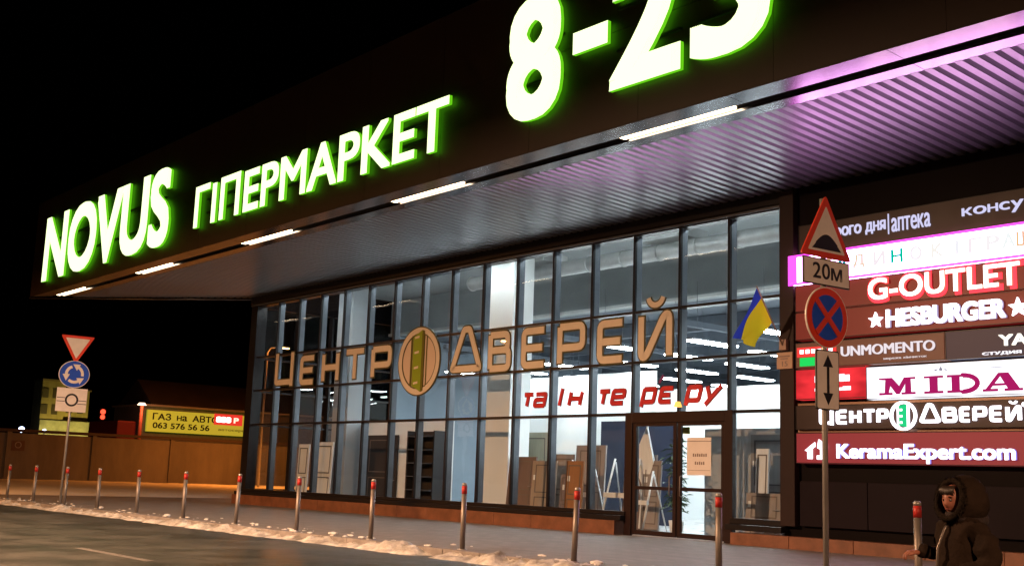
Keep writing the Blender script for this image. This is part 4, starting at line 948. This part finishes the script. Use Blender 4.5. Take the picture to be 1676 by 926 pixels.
# head with face, growing on the neck
bm = bmesh.new(); bmesh.ops.create_uvsphere(bm, u_segments=28, v_segments=20, radius=1)
for v in bm.verts:
    x, y, z = v.co
    f = max(0, -x)
    nx_, ny_, nz_ = x*.098, y*.084, z*.118
    if z < -.2: ny_ *= 1-.35*(-z-.2); nx_ *= 1-.12*(-z-.2)
    if f > .6:
        nose = math.exp(-((y/.16)**2+((z+.12)/.24)**2)); nx_ -= .024*nose
        for s in (-1, 1): nx_ += .012*math.exp(-(((y-s*.36)/.2)**2+((z-.1)/.13)**2))
        nx_ -= .007*math.exp(-((y/.35)**2+((z+.5)/.07)**2)); nx_ += .006*math.exp(-((y/.3)**2+((z+.44)/.04)**2))
        nx_ -= .006*math.exp(-((y/.6)**2+((z-.3)/.1)**2))
    v.co = (nx_, ny_, nz_)
for f in bm.faces: f.smooth = True
hd = obj('head', bm, skinm, pr); hd.location = (-.06, 0, 1.31); hd.rotation_euler = (0, math.radians(-8), math.radians(14))
bm = bmesh.new()
for s in (-1, 1): bmesh.ops.create_icosphere(bm, subdivisions=2, radius=.0095, matrix=Matrix.Translation((-.083, s*.031, .012)))
obj('eye', bm, mat('eye', (.03, .02, .02), .2), hd)
for s in (-1, 1):
    bm = bmesh.new(); add_tube(bm, [(-.090, s*.014, .034), (-.092, s*.03, .038), (-.084, s*.05, .032)], [.002, .0035, .002], 6); obj('eyebrow', bm, fur, hd)
bm = bmesh.new(); add_tube(bm, [(-.086, -.026, -.052), (-.1, 0, -.05), (-.086, .026, -.052)], [.003, .006, .003], 6); obj('lips', bm, mat('lips', (.2, .05, .04), .5), hd)
bm = bmesh.new()
for k in range(26):
    y = -.065+.13*k/25; add_tube(bm, [(-.05, y*.8, .108), (-.082, y*.95, .085), (-.094+abs(y)*.35, y+rnd.uniform(-.006, .006), .048+rnd.uniform(-.012, .008))], [.007, .006, .002], 5)
obj('fringe', bm, mat('hair', (.02, .011, .007), .5), hd)
# hands
def hand(x, y, z, rz):
    V = [(0, 0, 0), (-.045, 0, 0), (-.085, 0, -.005)]; E = [(0, 1), (1, 2)]; Rd = [(.027, .022), (.036, .021), (.038, .018)]
    for k, (dy, L) in enumerate(((-.027, .062), (-.009, .07), (.009, .066), (.026, .052))):
        b = len(V); V += [(-.09, dy, -.006), (-.09-L*.42, dy, -.024), (-.09-L*.45, dy, -.058)]; E += [(2, b), (b, b+1), (b+1, b+2)]; Rd += [.0105, .0098, .0088]
    b = len(V); V += [(-.045, -.036, -.004), (-.078, -.052, -.012), (-.10, -.048, -.024)]; E += [(1, b), (b, b+1), (b+1, b+2)]; Rd += [.012, .010, .008]
    h = skin_body('hand', V, E, Rd, skinm, pr, 1); h.location = (x, y, z); h.rotation_euler = (0, 0, rz)
hand(-.27, -.19, .775, .1); hand(-.235, .19, .925, -.25)
# parka: trunk, sleeves, skirt
V = [(.0, 0, .62), (0, 0, .8), (.01, 0, .97), (.02, 0, 1.1), (.02, 0, 1.19), (.02, -.15, 1.11), (.03, -.265, .92), (-.02, -.255, .83), (-.24, -.2, .78), (.02, .15, 1.11), (.05, .255, .97), (.02, .265, .915), (-.245, .18, .93)]
E = [(0, 1), (1, 2), (2, 3), (3, 4), (3, 5), (5, 6), (6, 7), (7, 8), (3, 9), (9, 10), (10, 11), (11, 12)]
Rr = [(.23, .2), (.22, .2), (.215, .19), (.17, .15), (.11, .1), .11, .085, .08, .056, .11, .085, .08, .056]
pk = skin_body('parka', V, E, Rr, coat, pr)
for v in pk.data.vertices:   # folds in the cloth
    c = v.co; f = .012*math.sin(c.z*46+6*mn.noise(c*4))*(1 if abs(c.y) > .17 else .45)+.02*mn.noise(c*7)
    v.co = c+v.normal*f
bm = bmesh.new(); add_tube(bm, [(-.232, -.01, .62), (-.236, -.01, .8), (-.222, -.01, .97), (-.165, -.01, 1.1), (-.115, -.01, 1.17)], .011, 6); obj('zip', bm, mat('zip', (.12, .1, .09), .35, metal=.6), pk)
for s in (-1, 1):
    bm = bmesh.new(); add_box(bm, -.225, -.19, s*.115-.06, s*.115+.06, .79, .83); obj('pocket_flap', bm, coat, pk, .01)
bm = bmesh.new(); add_tube(bm, [(.02+.125*math.cos(a), .115*math.sin(a), 1.175+.02*math.cos(a*2)) for a in [2*math.pi*k/20 for k in range(21)]], .042, 8); obj('scarf', bm, mat('scarf', (.02, .011, .01), .95, noise=.4, nscale=25, bump=1, bscale=60), pr)
# hood: open shell round the head with fur rim
bm = bmesh.new(); g = {}; NA, NB = 22, 26
for i in range(NA+1):
    for j in range(NB):
        t_ = i/NA; a = 2*math.pi*j/NB
        rad = .125+.06*math.sin(math.pi*min(1, t_*.62+.18)) if t_ < .99 else .01
        rad *= math.sqrt(max(0, 1-max(0, (t_-.45)/.55)**2)) if t_ > .45 else 1
        x = -.11+t_*.31
        cz = 1.315-.035*t_*t_
        lump = 1+.05*mn.noise(Vector((x*9, math.cos(a)*2, math.sin(a)*2)))
        g[i, j] = bm.verts.new((x+.02*math.cos(a)*(1-t_), math.sin(a)*max(rad, .004)*.92*lump, cz+math.cos(a)*max(rad, .004)*1.02*lump))
for i in range(NA):
    for j in range(NB):
        f = bm.faces.new((g[i, j], g[i, (j+1) % NB], g[i+1, (j+1) % NB], g[i+1, j])); f.smooth = True
hood = obj('hood', bm, coat, pr); s_ = hood.modifiers.new('thick', 'SOLIDIFY'); s_.thickness = .02
hood.rotation_euler = (0, 0, math.radians(8))
bm = bmesh.new(); pts = []
for j in range(27):
    a = 2*math.pi*j/26; pts.append((-.115+.03*math.cos(a), math.sin(a)*.122, 1.315+math.cos(a)*.138))
add_tube(bm, pts, .024, 8)
for k in range(900):
    j = rnd.random()*2*math.pi; p = Vector((-.115+.03*math.cos(j), math.sin(j)*.122, 1.315+math.cos(j)*.138)); d = Vector((rnd.uniform(-.5, .6), math.sin(j)+rnd.uniform(-.5, .5), math.cos(j)+rnd.uniform(-.5, .5))).normalized()
    e = d.orthogonal().normalized()*.004; L = rnd.uniform(.03, .055)
    bm.faces.new([bm.verts.new(q) for q in (p+d*.02-e, p+d*.02+e, p+d*L)])
obj('fur_trim', bm, fur, hood)
bm = bmesh.new()
for (x, y) in ((-.22, -.09), (.22, .09)):
    bmesh.ops.create_uvsphere(bm, u_segments=14, v_segments=8, radius=1, matrix=Matrix.Translation((x, y, .045)) @ Matrix.Diagonal((.13, .05, .045, 1)))
obj('boot', bm, shoe, pr)
